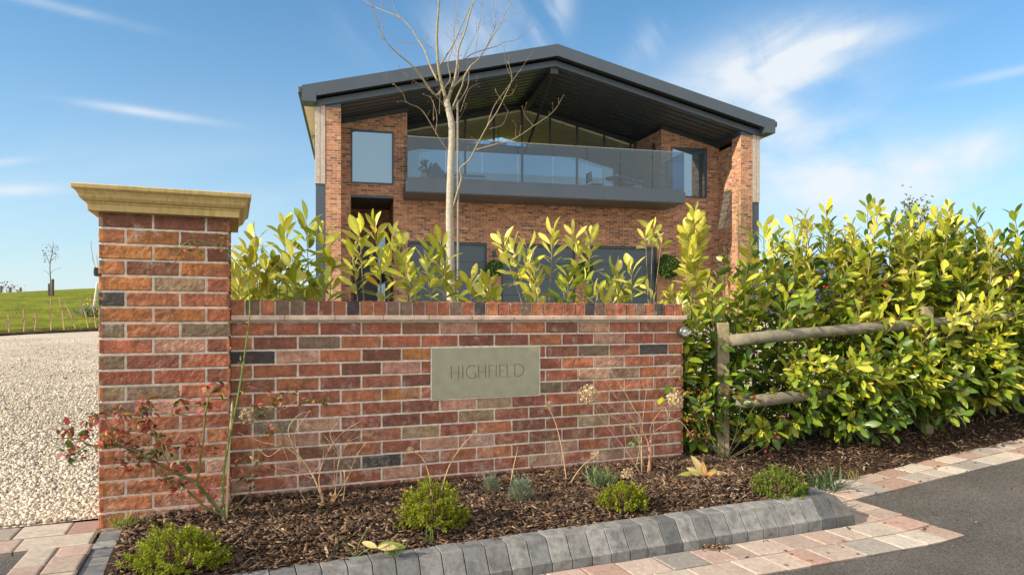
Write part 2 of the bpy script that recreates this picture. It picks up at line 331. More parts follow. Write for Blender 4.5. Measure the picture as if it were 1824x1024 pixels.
def gravel_mat():
    m = mat('gravel', rough=.9, spec=.2); N, L = nodes_of(m); p = N['Principled BSDF']; tc = [n for n in N if n.type == 'TEX_COORD'][0]
    v = N.new('ShaderNodeTexVoronoi'); v.inputs['Scale'].default_value = 52; L.new(tc.outputs['Object'], v.inputs['Vector'])
    rp = N.new('ShaderNodeValToRGB'); L.new(v.outputs['Color'], rp.inputs[0]); e = rp.color_ramp; e.elements[0].color = (.19, .155, .12, 1); e.elements[1].color = (.58, .51, .41, 1)
    x = e.elements.new(.3); x.color = (.42, .36, .285, 1)
    n1 = N.new('ShaderNodeTexNoise'); n1.inputs['Scale'].default_value = .6; n1.inputs['Detail'].default_value = 8; L.new(tc.outputs['Object'], n1.inputs['Vector'])
    mr = N.new('ShaderNodeMapRange'); mr.inputs[1].default_value = .35; mr.inputs[2].default_value = .65; mr.inputs[3].default_value = .85; mr.inputs[4].default_value = 1.15; L.new(n1.outputs[0], mr.inputs[0])
    xx = N.new('ShaderNodeMix'); xx.data_type = 'RGBA'; xx.blend_type = 'MULTIPLY'; xx.inputs[0].default_value = 1; L.new(rp.outputs[0], xx.inputs[6]); L.new(mr.outputs[0], xx.inputs[7]); L.new(xx.outputs[2], p.inputs['Base Color'])
    b = N.new('ShaderNodeBump'); b.invert = True; b.inputs['Strength'].default_value = 1; b.inputs['Distance'].default_value = .012; L.new(v.outputs['Distance'], b.inputs['Height']); L.new(b.outputs[0], p.inputs['Normal'])
    return m
def grass_mat():
    m = mat('grass', rough=.9, spec=.1); N, L = nodes_of(m); p = N['Principled BSDF']; tc = [n for n in N if n.type == 'TEX_COORD'][0]
    def nz(sc, st=None):
        t = N.new('ShaderNodeTexNoise'); t.inputs['Scale'].default_value = sc; t.inputs['Detail'].default_value = 8; t.inputs['Roughness'].default_value = .7; L.new(tc.outputs['Object'], t.inputs['Vector']); return t.outputs[0]
    rp = N.new('ShaderNodeValToRGB'); L.new(nz(7), rp.inputs[0]); e = rp.color_ramp; e.elements[0].position = .3; e.elements[0].color = (.07, .10, .008, 1); e.elements[1].position = .72; e.elements[1].color = (.27, .28, .02, 1)
    rp2 = N.new('ShaderNodeMapRange'); rp2.inputs[1].default_value = .35; rp2.inputs[2].default_value = .65; rp2.inputs[3].default_value = .6; rp2.inputs[4].default_value = 1.2; L.new(nz(.9), rp2.inputs[0])
    x = N.new('ShaderNodeMix'); x.data_type = 'RGBA'; x.blend_type = 'MULTIPLY'; x.inputs[0].default_value = 1; L.new(rp.outputs[0], x.inputs[6]); L.new(rp2.outputs[0], x.inputs[7]); L.new(x.outputs[2], p.inputs['Base Color'])
    b = N.new('ShaderNodeBump'); b.inputs['Strength'].default_value = 1; b.inputs['Distance'].default_value = .06; L.new(nz(14), b.inputs['Height']); L.new(b.outputs[0], p.inputs['Normal'])
    return m
def glass_mat(name, tint, refl, base_refl=.12):
    m = bpy.data.materials.new(name); m.use_nodes = True; N, L = nodes_of(m); N.remove(N['Principled BSDF'])
    t = N.new('ShaderNodeBsdfTransparent'); t.inputs[0].default_value = (*tint, 1); g = N.new('ShaderNodeBsdfGlossy'); g.inputs['Roughness'].default_value = .01; g.inputs[0].default_value = (*refl, 1)
    fr = N.new('ShaderNodeFresnel'); fr.inputs[0].default_value = 1.28; ad = N.new('ShaderNodeMath'); ad.operation = 'ADD'; ad.use_clamp = True; L.new(fr.outputs[0], ad.inputs[0]); ad.inputs[1].default_value = base_refl
    mx = N.new('ShaderNodeMixShader'); ge = N.new('ShaderNodeNewGeometry'); iv = N.new('ShaderNodeMath'); iv.operation = 'SUBTRACT'; iv.inputs[0].default_value = 1; L.new(ge.outputs['Backfacing'], iv.inputs[1]); mu = N.new('ShaderNodeMath'); mu.operation = 'MULTIPLY'; L.new(ad.outputs[0], mu.inputs[0]); L.new(iv.outputs[0], mu.inputs[1]); L.new(mu.outputs[0], mx.inputs[0]); L.new(t.outputs[0], mx.inputs[1]); L.new(g.outputs[0], mx.inputs[2]); L.new(mx.outputs[0], N['Material Output'].inputs[0])
    return m
def stone_cap_mat():
    m = mat('cast_stone', (.56, .41, .18), .85, spec=.2, nz=(5, .14), bump=(260, .4, .0012)); N, L = nodes_of(m); p = N['Principled BSDF']; tc = [n for n in N if n.type == 'TEX_COORD'][0]
    mp = N.new('ShaderNodeMapping'); mp.inputs['Scale'].default_value = (60, 60, 2.5); L.new(tc.outputs['Object'], mp.inputs[0])
    t = N.new('ShaderNodeTexNoise'); t.inputs['Scale'].default_value = 1; t.inputs['Detail'].default_value = 5; L.new(mp.outputs[0], t.inputs['Vector'])
    r = N.new('ShaderNodeMapRange'); r.inputs[1].default_value = .45; r.inputs[2].default_value = .8; r.inputs[3].default_value = 0; r.inputs[4].default_value = .65; L.new(t.outputs[0], r.inputs[0])
    src = p.inputs['Base Color'].links[0].from_socket
    x = N.new('ShaderNodeMix'); x.data_type = 'RGBA'; L.new(r.outputs[0], x.inputs[0]); L.new(src, x.inputs[6]); x.inputs[7].default_value = (.28, .20, .05, 1); L.new(x.outputs[2], p.inputs['Base Color'])
    return m
def stained(name, sc, dark, lo, amt):
    m = mat(name, attr=True, rough=.85, spec=.22, nz=(45, .22), bump=(190, .55, .002)); N, L = nodes_of(m); p = N['Principled BSDF']; tc = [n for n in N if n.type == 'TEX_COORD'][0]
    src = p.inputs['Base Color'].links[0].from_socket; t = N.new('ShaderNodeTexNoise'); t.inputs['Scale'].default_value = sc; t.inputs['Detail'].default_value = 7; t.inputs['Roughness'].default_value = .7; L.new(tc.outputs['Object'], t.inputs['Vector'])
    r_ = N.new('ShaderNodeMapRange'); r_.inputs[1].default_value = lo-.12; r_.inputs[2].default_value = lo+.1; r_.inputs[4].default_value = amt; L.new(t.outputs[0], r_.inputs[0])
    x = N.new('ShaderNodeMix'); x.data_type = 'RGBA'; L.new(r_.outputs[0], x.inputs[0]); L.new(src, x.inputs[6]); x.inputs[7].default_value = (*dark, 1); L.new(x.outputs[2], p.inputs['Base Color'])
    return m
MT = dict(
    brick=brick_mat(), fbrick=facade_brick(), mortar=mat('mortar', (.68, .60, .51), .95, spec=.1, nz=(30, .25), bump=(120, .8, .003)),
    cap=stone_cap_mat(), plaque=mat('sandstone', (.34, .32, .225), .85, spec=.2, nz=(14, .10), bump=(420, .3, .0008)), groove=mat('letter_groove', (.26, .235, .165), .9),
    tile=mat('creasing_tile', (.62, .46, .36), .85, spec=.2, nz=(12, .35), bump=(90, .6, .002)),
    anth=mat('anthracite_metal', (.040, .058, .082), .42, spec=.5, nz=(1.5, .1)), anth2=mat('anthracite_dark', (.028, .032, .038), .5, nz=(2, .1)),
    soffit=mat('soffit_metal', (.055, .064, .076), .3, spec=.5), cream=mat('cream_board', (.74, .66, .50), .7, nz=(3, .08)),
    door=mat('garage_door_paint', (.050, .072, .095), .5, nz=(2, .12)), timber=mat('silvered_timber', (.40, .34, .30), .85, spec=.2, nz=(12, .22), bump=(40, .5, .003)),
    balu=glass_mat('balustrade_glass', (.42, .61, .74), (.80, .92, 1), .06), glaze=glass_mat('glazing', (.97, .97, .95), (.8, .9, 1), .0), pglaze=glass_mat('door_glazing', (.55, .56, .54), (.8, .85, .9), .22),
    win=mat('coated_glass', (.15, .235, .31), .03, metal=.75, spec=.8), dark=mat('dark_interior', (.02, .02, .022), .8), white=mat('white_paint', (.75, .75, .74), .5),
    asphalt=asphalt_mat(), gravel=gravel_mat(), grass=grass_mat(), soil=mat('soil', (.045, .028, .018), .95, spec=.1, nz=(40, .5), bump=(60, 1, .02)),
    chips=mat('bark_chips', attr=True, rough=.85, spec=.2, nz=(60, .3)), stones=mat('stones', attr=True, rough=.85, spec=.2, nz=(80, .2)),
    paver=stained('block_paving', 9, (.20, .15, .12), .6, .45), sand=mat('joint_sand', (.17, .12, .08), .95, nz=(60, .4), bump=(200, .8, .004)),
    kerb=stained('kerb_concrete', 17, (.055, .055, .056), .57, .65),
    leaf=mat('laurel_leaf', attr=True, rough=.36, spec=.5, nz=(70, .16), trans=.26), sleaf=mat('soft_leaf', attr=True, rough=.55, spec=.35, nz=(120, .15), trans=.28),
    dry=mat('dried_plant', attr=True, rough=.85, spec=.15, trans=.2, nz=(80, .2)), bark=mat('bark', attr=True, rough=.85, spec=.2, nz=(35, .28), bump=(70, .7, .003)),
    rail=mat('weathered_rail', (.19, .17, .125), .85, spec=.2, nz=(14, .35), bump=(50, .8, .004)), post=mat('weathered_softwood', (.25, .205, .125), .85, spec=.2, nz=(16, .3), bump=(50, .7, .003)),
    steel=mat('gunmetal', (.20, .20, .20), .35, metal=.8), lens=mat('lamp_lens', (.42, .42, .40), .15, spec=.7), black=mat('black_plastic', (.012, .012, .013), .4),
    car=mat('blue_car_paint', (.012, .028, .11), .25, spec=.6, coat=.8), silver=mat('silver_blue_paint', (.22, .28, .36), .25, metal=.3, coat=.8), red=mat('tail_light_red', (.55, .012, .015), .2, coat=.5),
    rubber=mat('rubber', (.02, .02, .02), .8), rim=mat('wheel_rim', (.45, .45, .46), .3, metal=.9), cloth=mat('blue_grey_curtain', (.16, .24, .34), .9), teal=mat('teal_fabric', (.03, .15, .19), .9),
    wood=mat('table_wood', (.34, .16, .08), .6, nz=(8, .2)), pot=mat('pot_glaze', (.5, .49, .47), .6, nz=(20, .1)), spike=mat('flower_buds', attr=True, rough=.7, trans=.15))

def fbm(x, y, z, o=3):
    s = 0; a = 1; f = 1
    for _ in range(o): s += a*noise.noise(Vector((x*f, y*f, z*f))); a *= .5; f *= 2.1
    return s
# ------------------------------------------------------------ ground, road, driveway
def sheet(name, us, vs, pos, m, **k):
    V = []; nu = len(us); nv = len(vs)
    for v in vs:
        for u in us: V.append(pos(u, v))
    Fc = [(j*nu+i, j*nu+i+1, (j+1)*nu+i+1, (j+1)*nu+i) for j in range(nv-1) for i in range(nu-1)]
    o = mesh_np(name, V, Fc, None, m, smooth=True); tagp(o, kind='structure', **k); return o
def ax(*segs):
    o = []
    for a, b, n in segs: o += list(np.linspace(a, b, n, endpoint=False))
    return o+[segs[-1][1]]
def gpos(x, y):
    u, v = uv_of(x, y)
    if v < .5: z = min(zroad(u), 0)-.12
    else: z = hland(x, y)-.10
    if x < -5 and y > ylawn(x)+.25: z += .19
    elif y > 20.6: z += .1
    return (x, y, z+.03*fbm(x*.4, y*.4, 0)*(1 if y > 20.6 or (x < -5 and y > ylawn(x)+.25) else 0))
sheet('ground', ax((-1500, -60, 12), (-60, -17, 43), (-17, -11, 48), (-11, -4, 14), (-4, 16, 24), (16, 60, 12), (60, 1500, 12)), ax((-40, 0, 6), (0, 4, 8), (4, 13, 9), (13, 22, 45), (22, 60, 50), (60, 140, 16), (140, 2500, 14)), gpos, MT['grass'])
def rpos(u, v):
    x, y, _ = wf(u, v); return (x, y, zroad(u)-.012+.002*fbm(u*2, v*2, 0))
sheet('road', ax((-8, -.5, 8), (-.5, 1.5, 10), (1.5, 3.9, 3), (3.9, 12, 12)), ax((-6, -1.5, 6), (-1.5, -.2, 5)), rpos, MT['asphalt'])
def dpos(x, y):
    return (x, y, hland(x, y)+.012*fbm(x*.8, y*.8, 3))
dr = M()
xs = ax((-26, -4, 44), (-4, 14, 36)); ys = ax((2.2, 6, 16), (6, 20, 28), (20, 22, 4))
V = []; idx = {}; Fc = []
def drv_ok(x, y):
    u, v = uv_of(x, y)
    if y > ylawn(x)+.15 and x < -5.5: return False
    if u < 0: return v > .5
    if u < 3.6: return v > .3
    return v > 1.15
for j, y in enumerate(ys):
    for i, x in enumerate(xs): idx[i, j] = len(V); V.append(dpos(x, y))
for j in range(len(ys)-1):
    for i in range(len(xs)-1):
        cx, cy = (xs[i]+xs[i+1])/2, (ys[j]+ys[j+1])/2
        if drv_ok(cx, cy): Fc.append((idx[i, j], idx[i+1, j], idx[i+1, j+1], idx[i, j+1]))
# near strip fitted to the wall frame, a few mm above, so the edge against paving is straight
b0 = len(V); us = ax((-9, -.02, 30)); vs = ax((.215, 3.0, 8))
for v in vs:
    for u in us: x, y, _ = wf(u, v); V.append((x, y, max(hland(x, y), .0)+.012*fbm(x*.8, y*.8, 3)+.006-.018*sm(v, 1.2, 3.0)))
n = len(us); Fc += [(b0+j*n+i, b0+j*n+i+1, b0+(j+1)*n+i+1, b0+(j+1)*n+i) for j in range(len(vs)-1) for i in range(n-1)]
b0 = len(V); us = ax((.3, 3.5, 6)); vs = ax((.5, 3.0, 8))
for v in vs:
    for u in us: x, y, _ = wf(u, v); V.append((x, y, max(hland(x, y), .0)+.012*fbm(x*.8, y*.8, 3)+.006-.018*sm(v, 1.2, 3.0)))
n = len(us); Fc += [(b0+j*n+i, b0+j*n+i+1, b0+(j+1)*n+i+1, b0+(j+1)*n+i) for j in range(len(vs)-1) for i in range(n-1)]
tagp(mesh_np('driveway', V, Fc, None, MT['gravel'], smooth=True), kind='structure')
# loose stones of the driveway, close enough to be seen one by one
n = 22000; P = []
while len(P) < n:
    py = 640+300*random.random()**.9; px = random.uniform(-60, 185)
    p = at_z(px, py, 0); u, v = uv_of(p.x, p.y)
    if v > .225 and u < -.01: P.append((p.x, p.y, hland(p.x, p.y)+.012))
P = np.array(P); P[:, :2] += rng.normal(0, .02, (n, 2)); uu = (P[:, 0]-O[0])*NN[0]+(P[:, 1]-O[1])*NN[1]; P = P[uu > .23]; n = len(P)
base = np.array([(.50, .44, .36), (.42, .36, .285), (.60, .54, .45), (.23, .21, .185), (.40, .32, .225)])
cc = base[rng.choice(5, n, p=[.36, .22, .24, .08, .10])]*rng.uniform(.8, 1.15, (n, 1)); big = rng.uniform(0, 1, n)**4
s = (.0035+.0065*rng.uniform(0, 1, n)+.010*big)[:, None]*rng.uniform(.6, 1.2, (n, 3))
tv = ICOV*(1+rng.uniform(-.28, .28, (12, 1)))
tagp(mesh_np('gravel', *inst(tv, ICOF, rotm(n), P, s, cc), MT['stones']), 'loose cream limestone chippings on the driveway left of the brick pillar', 'gravel', kind='stuff')
# soil border between driveway and lawn
V = []; Fc = []; path = [(-15.6+k*.07, 13.5+k*.14) for k in range(50)]+[(-12.1+.12*k, 20.45) for k in range(1, 56)]
for i_, (x, y) in enumerate(path):
    tx_, ty_ = (path[min(i_+1, len(path)-1)][0]-path[max(i_-1, 0)][0], path[min(i_+1, len(path)-1)][1]-path[max(i_-1, 0)][1]); l_ = math.hypot(tx_, ty_); nx_, ny_ = -ty_/l_, tx_/l_
    for k in range(6):
        o_ = -.42+k*.2+.05*fbm(x*2, k, y*2); V.append((x+nx_*o_, y+ny_*o_, hland(x, y)+.035+.03*random.random()+(.05 if k > 3 else 0)-(.03 if k == 0 else 0)))
for i in range(len(path)-1):
    for k in range(5): Fc.append((i*6+k, i*6+k+6, i*6+k+7, i*6+k+1))
tagp(mesh_np('soil_border', V, Fc, None, MT['soil']), kind='structure')

# ------------------------------------------------------------ mulch beds
def bedz(u, v):
    if u <= 3.75 or v > 3:
        z = .035-.06*(1-sm(v, -.8, -.5)) + .01*sm(v, -.3, .1)
    else: z = 0
    zh = (zroad(u)-.010+.036*sm(v, -.285, -.20))*(1-sm(v, -.3, .2))+(.015+.08*max(0, u-3.9))*sm(v, -.3, .2)
    w = sm(u, 3.6, 3.95)
    return z*(1-w)+zh*w
def bpos(u, v): x, y, _ = wf(u, v); return (x, y, bedz(u, v)+.012*fbm(u*7, v*7, 0))
def bedok(u, v):
    if .13 < u < 3.74 and -.78 < v < .17: return True
    if 3.40 < u <= 3.74 and v < .6: return v > -.78
    if u > 3.73 and -.29 < v < 1.3 and u < 9: return True
    return False
us = ax((.12, 3.74, 60), (3.74, 9, 60)); vs = ax((-.78, -.30, 10), (-.30, -.18, 5), (-.18, 1.3, 26))
V = [bpos(u, v) for v in vs for u in us]; n = len(us); Fc = []
for j in range(len(vs)-1):
    for i in range(n-1):
        if bedok((us[i]+us[i+1])/2, (vs[j]+vs[j+1])/2): Fc.append((j*n+i, j*n+i+1, (j+1)*n+i+1, (j+1)*n+i))
tagp(mesh_np('planting_bed', V, Fc, None, MT['soil'], smooth=True), kind='structure')
P = []; A = []
while len(P) < 30000:
    if random.random() < .62: u = random.uniform(.14, 3.76); v = random.uniform(-.775, .17)
    else: u = random.uniform(3.4, 7.6); v = random.uniform(-.32, .9)
    if u > 3.72 and v < -.24 and random.random() > .5*(1-(-.24-v)/.09)**2: continue
    if u > 3.9 or bedok(u, v):
        x, y, z = bpos(u, v); z = max(z, zroad(u)+.002) if u > 3.75 and v < -.24 else z; P.append((x, y, z+.004+.008*random.random()))
n = len(P); base = np.array([(.095, .058, .038), (.15, .092, .058), (.05, .034, .026), (.27, .19, .125), (.38, .30, .21), (.19, .115, .07)])
cc = base[rng.choice(6, n, p=[.36, .18, .27, .07, .015, .105])]*rng.uniform(.75, 1.2, (n, 1))
L_ = .006+.027*rng.uniform(0, 1, n)**1.9; s = np.stack([L_, np.clip(L_*rng.uniform(.10, .42, n), .0015, .007), rng.uniform(.0006, .0022, n)], 1)
bx = np.array([(-1, -.7, -1), (1, -.9, -1), (.8, 1, -1), (-.9, .8, -1), (-.9, -.8, 1), (.9, -1, 1), (1, .8, 1), (-1, 1, 1)], float)
bf = [(0, 3, 2, 1), (4, 5, 6, 7), (0, 1, 5, 4), (1, 2, 6, 5), (2, 3, 7, 6), (3, 0, 4, 7)]
tagp(mesh_np('bark_mulch', *inst(bx, bf, rotz_tilt(n, .42), P, s, cc), MT['chips']), 'brown bark chippings covering the planting beds under the wall and hedge', 'bark mulch', kind='stuff')

# ------------------------------------------------------------ kerb and block paving
K = M(); kc = [(.17, .17, .168), (.205, .202, .197), (.145, .146, .148), (.225, .22, .21), (.125, .127, .13)]
def zk(u): return -.022+.009*u
def kunit(u0, u1, col, hip=False, j=0):
    zt = zk(u0)+j; vb = -.76
    if hip:
        pts = [(vb, zt), (-.85, zt), (-.912, zt-.082), (-.928, zt-.094), (-.93, -.2), (vb, -.2)]
        a = [wf(u0, v, z) for v, z in pts]; sh = [.0, 0, .055, .06, .06, .06]
        b = [wf(u1-.06+sh[i] if i != 5 else u1, v, z) for i, (v, z) in enumerate(pts)]
    else:
        pts = [(vb, zt), (-.848, zt), (-.862, zt-.006), (-.912, zt-.082), (-.928, zt-.094), (-.93, -.2), (vb, -.2)]
        a = [wf(u0, v, z) for v, z in pts]; b = [wf(u1, v, z) for v, z in pts]
    n = len(pts)
    K.add(a+b, [tuple(range(n)), tuple(range(2*n-1, n-1, -1))]+[(i, i+n, (i+1) % n+n, (i+1) % n) for i in range(n)], col)
u = .02
while u < 3.62:
    w = .1+random.uniform(-.003, .003); c = random.choice(kc); f = random.uniform(.85, 1.12)
    kunit(u, u+w-.0038, tuple(q*f for q in c), j=random.uniform(-.002, .002)); u += w
kunit(u, u+.13, (.12, .118, .112), hip=True); KU = u+.13
K.box(0, 0, 0, 0, 0, 0)
def kbox(u0, u1, v0, v1, z0, z1, col, MM=K):
    p = [wf(*q) for q in [(u0, v0, z0), (u1, v0, z0), (u1, v1, z0), (u0, v1, z0), (u0, v0, z1), (u1, v0, z1), (u1, v1, z1), (u0, v1, z1)]]
    MM.add(p, bf, col)
v = -.755
while v < -.02:
    w = .1+random.uniform(-.003, .004); c = random.choice(kc); f = random.uniform(1.0, 1.3); e = min(v+w-.004, .0)
    kbox(.015, .135, v, e, -.2, zk(0)+.0+random.uniform(-.002, .002)+(.02 if v > -.3 else .01), tuple(q*f for q in c)); v += w
v = -.755
while v < .3:
    w = .2+random.uniform(-.003, .003); c = random.choice(kc)
    kbox(KU-.14, KU-.03, v, v+w-.005, -.2, .006-.008*(v+.75)+random.uniform(-.002, .002), tuple(q*1.1 for q in c)); v += w
tagp(K.build('kerb', MT['kerb'], bevel=.0022, seg=2), kind='structure')
PV = M(); pcs = [(.40, .32, .27), (.36, .28, .235), (.38, .33, .28), (.30, .265, .235), (.43, .37, .31), (.26, .24, .22), (.33, .22, .18), (.45, .40, .34), (.37, .27, .225)]
def paver(u0, u1, v0, v1, zf):
    c = random.choice(pcs); f = random.uniform(.85, 1.12); c = tuple(q*f for q in c); g = .0022+random.uniform(0, .0012)
    u0 += g; u1 -= g; v0 += g; v1 -= g; dz = random.uniform(-.002, .002); e = .009; top = []
    j = lambda: random.uniform(-.0018, .0018)
    lo = [(u0+j(), v0+j()), (u1+j(), v0+j()), (u1+j(), v1+j()), (u0+j(), v1+j())]; um, vm = (u0+u1)/2, (v0+v1)/2
    def ring(ins, z): return [wf(a+(ins if a < um else -ins), b+(ins if b < vm else -ins), zf(a)+z+dz) for a, b in lo]
    vs = ring(0, -.06)+ring(0, -.0045)+ring(.003, -.0016)+ring(e, 0)
    fs = []
    for k in range(3):
        for i in range(4): fs.append((k*4+i, k*4+(i+1) % 4, (k+1)*4+(i+1) % 4, (k+1)*4+i))
    fs.append((12, 13, 14, 15)); PV.add(vs, fs, c)
def course(u0, u1, v0, v1, along='u', zf=lambda u: zroad(u)):
    a = u0 if along == 'u' else v0; b = u1 if along == 'u' else v1
    a -= random.uniform(0, .1)
    while a < b:
        w = random.choice([.14, .175, .21, .25]); e = min(a+w, b)
        if b-e < .07: e = b
        if e-a > .03:
            if along == 'u': paver(max(a, u0), e, v0, v1, zf)
            else: paver(u0, u1, max(a, v0), e, zf)
        a = e+1e-6
course(.9, 4.1, -1.12, -.935); course(.9, 4.1, -1.31, -1.125)
course(KU+.005, KU+.19, -.93, -.60, 'v'); course(KU+.195, 4.13, -.93, -.60, 'v')
course(KU+.005, 9, -.415, -.245); course(KU+.005, 9, -.592, -.42)
zl = lambda u: 0.002
course(-6, -.005, .015, .215, 'u', zl); course(-6, -.005, -.18, .01, 'u', zl)
course(-.117, .012, -1.5, -.185, 'v', zl); course(-.235, -.12, -1.5, -.185, 'v', zl)
tagp(PV.build('block_paving', MT['paver']), kind='structure')
SB = M()
def sb(u0, u1, v0, v1, dz, zf):
    n = max(2, int((u1-u0)/.04)); q = np.linspace(u0, u1, n)
    for i in range(n-1): SB.add([wf(q[i], v0, zf(q[i])+dz), wf(q[i+1], v0, zf(q[i+1])+dz), wf(q[i+1], v1, zf(q[i+1])+dz), wf(q[i], v1, zf(q[i])+dz)], [(0, 1, 2, 3)])
sb(.9, 4.1, -1.31, -.93, -.006, zroad); sb(KU-.02, 4.13, -.93, -.59, -.007, zroad); sb(KU, 9, -.592, -.24, -.006, zroad)
sb(-6, 0, -.18, .22, -.005, zl); sb(-.235, .015, -1.5, -.18, -.005, zl)
tagp(SB.build('paving_sand', MT['sand']), kind='structure')
# little debris lying on the paving and road
P = []
for _ in range(55):
    if random.random() < .5: u, v = random.uniform(2.4, 4.3), random.uniform(-1.3, -.94)
    else: u, v = random.uniform(3.9, 6.5), random.uniform(-.6, -.26)
    P.append(wf(u, v, zroad(u)+.004))
for _ in range(50): u = random.uniform(3.6, 7); v = random.uniform(-2.2, -.6); P.append(wf(u, v, zroad(u)-.006))
for _ in range(45): P.append(wf(2.78+random.gauss(0, .04), -.965+random.gauss(0, .02), zroad(2.7)+.006+.01*random.random()))
n = len(P); s = np.stack([rng.uniform(.004, .013, n), rng.uniform(.002, .006, n), rng.uniform(.001, .003, n)], 1)
tagp(mesh_np('loose_debris', *inst(bx, bf, rotz_tilt(n, .2), P, s, base[rng.choice(6, n)]*.9), MT['chips']), 'scattered bits of bark and dead leaf on the paving and road edge', 'debris', kind='stuff')

# ------------------------------------------------------------ brickwork (near)
PAL = {'R': (.44, .160, .086), 'O': (.50, .195, .078), 'P': (.25, .105, .070), 'G': (.24, .165, .115), 'K': (.075, .068, .068), 'B': (.37, .25, .15), 'W': (.50, .27, .19), 'D': (.34, .125, .076)}
def jitcol(k):
    c = PAL[k]; f = random.uniform(.74, 1.02); return (c[0]*f, c[1]*f*random.uniform(.92, 1.1), c[2]*f)
def brick(MM, fr, a0, a1, z0, z1, key, det=1, rough=.0016):
    """fr(a, out, z) -> local point; face grid between a0..a1 and z0..z1, out = distance proud of mortar plane"""
    nx = max(5, int((a1-a0)/.011*det)+2); nz = max(5, int((z1-z0)/.011*det)+2); sd = random.uniform(0, 99); vs = []; fs = []
    j = [random.uniform(-.0015, .0015) for _ in range(4)]; base = .0045+random.uniform(-.0014, .0018); skew = random.uniform(-.0015, .0015)
    for r in range(nz+1):
        for q in range(nx+1):
            s, t = q/nx, r/nz
            if q == 1: s = .0028/(a1-a0)
            elif q == nx-1: s = 1-.0028/(a1-a0)
            if r == 1: t = .0028/(z1-z0)
            elif r == nz-1: t = 1-.0028/(z1-z0)
            a = a0+(a1-a0)*s; z = z0+(z1-z0)*t
            ed = min(min(s, 1-s)*(a1-a0), min(t, 1-t)*(z1-z0))
            o = base+skew*(2*t-1)+rough*fbm(a*48+sd, z*55, sd, 3)+.0006*noise.noise(Vector((a*14+sd, z*14, sd)))-(.0026 if ed < 1e-6 else 0)
            if ed < 1e-6:
                a += .0022*fbm(a*60+sd, z*60, 5, 2); z += .0022*fbm(a*60, z*60+sd, 9, 2)
                o -= max(0, .003*fbm(a*45, z*45, sd+3, 2))
            vs.append(fr(a, o, z))
    n = nx+1
    for r in range(nz):
        for q in range(nx): fs.append((r*n+q, r*n+q+1, (r+1)*n+q+1, (r+1)*n+q))
    ring = [(r, q) for q in range(nx) for r in [0]]+[(r, nx) for r in range(nz)]+[(nz, q) for q in range(nx, 0, -1)]+[(r, 0) for r in range(nz, 0, -1)]
    b = len(vs); L2 = len(ring)
    for (r, q) in ring: vs.append(fr(a0+(a1-a0)*q/nx, -.012, z0+(z1-z0)*r/nz))
    for i in range(L2):
        k2 = (i+1) % L2; fs.append((b+i, b+k2, ring[k2][0]*n+ring[k2][1], ring[i][0]*n+ring[i][1]))
    MM.add(vs, fs, jitcol(key))
J = .0118/2
# --- pillar
PH = .574
pil = empty('brick_pillar', wf(0, 0, 0), R(TH), 'square red brick gate pillar with a moulded cream stone cap', 'pillar')
rowsP = ['PPP', 'ROP', 'OOP', 'OPO', 'OBR', 'KRR', 'OOR', 'GRG', 'RWP', 'GPR', 'DRP', 'BGR', 'GWR', 'RRR', 'RRO', 'RBR', 'RRW', 'ORR', 'RRR', 'RRR', 'DRR', 'RDR']
ztop = H+.497; pz = .0747
mb = M(); rp_ = M()
sides = [lambda a, o, z: (a, .008-o, z), lambda a, o, z: (PH-.008+o, a, z), lambda a, o, z: (PH-a, PH-.008+o, z), lambda a, o, z: (.008-o, PH-a, z)]
bl = (PH+.0095)/2.5
for r, ks in enumerate(rowsP):
    z1 = ztop-r*pz-J*.6; z0 = z1-pz+2*J
    for si, fr in enumerate(sides):
        half_first = (r % 2 == 1)
        cuts = [0, bl/2, bl*1.5, bl*2.5] if half_first else [0, bl, bl*2, bl*2.5]
        for i in range(3):
            a0 = cuts[i]; a1 = cuts[i+1]-2*J
            brick(mb, fr, a0, min(a1, PH), z0, z1, ks[i] if si == 0 else random.choice('RRROPDG'), 1 if si < 2 else .4)
mb.build('brickwork', MT['brick'], pil)
M().box(.011, PH-.011, .011, PH-.011, -.15, ztop+.004).build('mortar_core', MT['mortar'], pil)
# cap: moulding rings, profile (overhang, z)
prof = [(.0, 0), (.038, 0), (.040, .030), (.045, .034), (.046, .040), (.058, .046), (.068, .058), (.072, .070), (.080, .084), (.092, .093), (.094, .095), (.095, .112), (.088, .115)]
vs = []; fs = []
for e, z in prof: vs += [(-e, -e, ztop+z), (PH+e, -e, ztop+z), (PH+e, PH+e, ztop+z), (-e, PH+e, ztop+z)]
for k in range(len(prof)-1):
    for i in range(4): fs.append((k*4+i, k*4+(i+1) % 4, (k+1)*4+(i+1) % 4, (k+1)*4+i))
fs.append((0, 3, 2, 1)); k = len(prof)*4; vs.append((PH/2, PH/2, ztop+.15))
for i in range(4): fs.append((k-4+i, k-4+(i+1) % 4, k))
M().add(vs, fs).build('stone_cap', MT['cap'], pil, bevel=.0012)
ic = empty('entry_keypad', wf(-.012, .1, 1.0+.22), R(TH), 'small dark box fixed to the left side of the brick pillar', 'keypad')
M().box(-.018, .012, -.03, .03, -.02, .02).build('housing', MT['black'], ic, bevel=.002); M().box(-.022, -.0185, -.012, .012, -.01, .01).build('button', MT['steel'], ic)

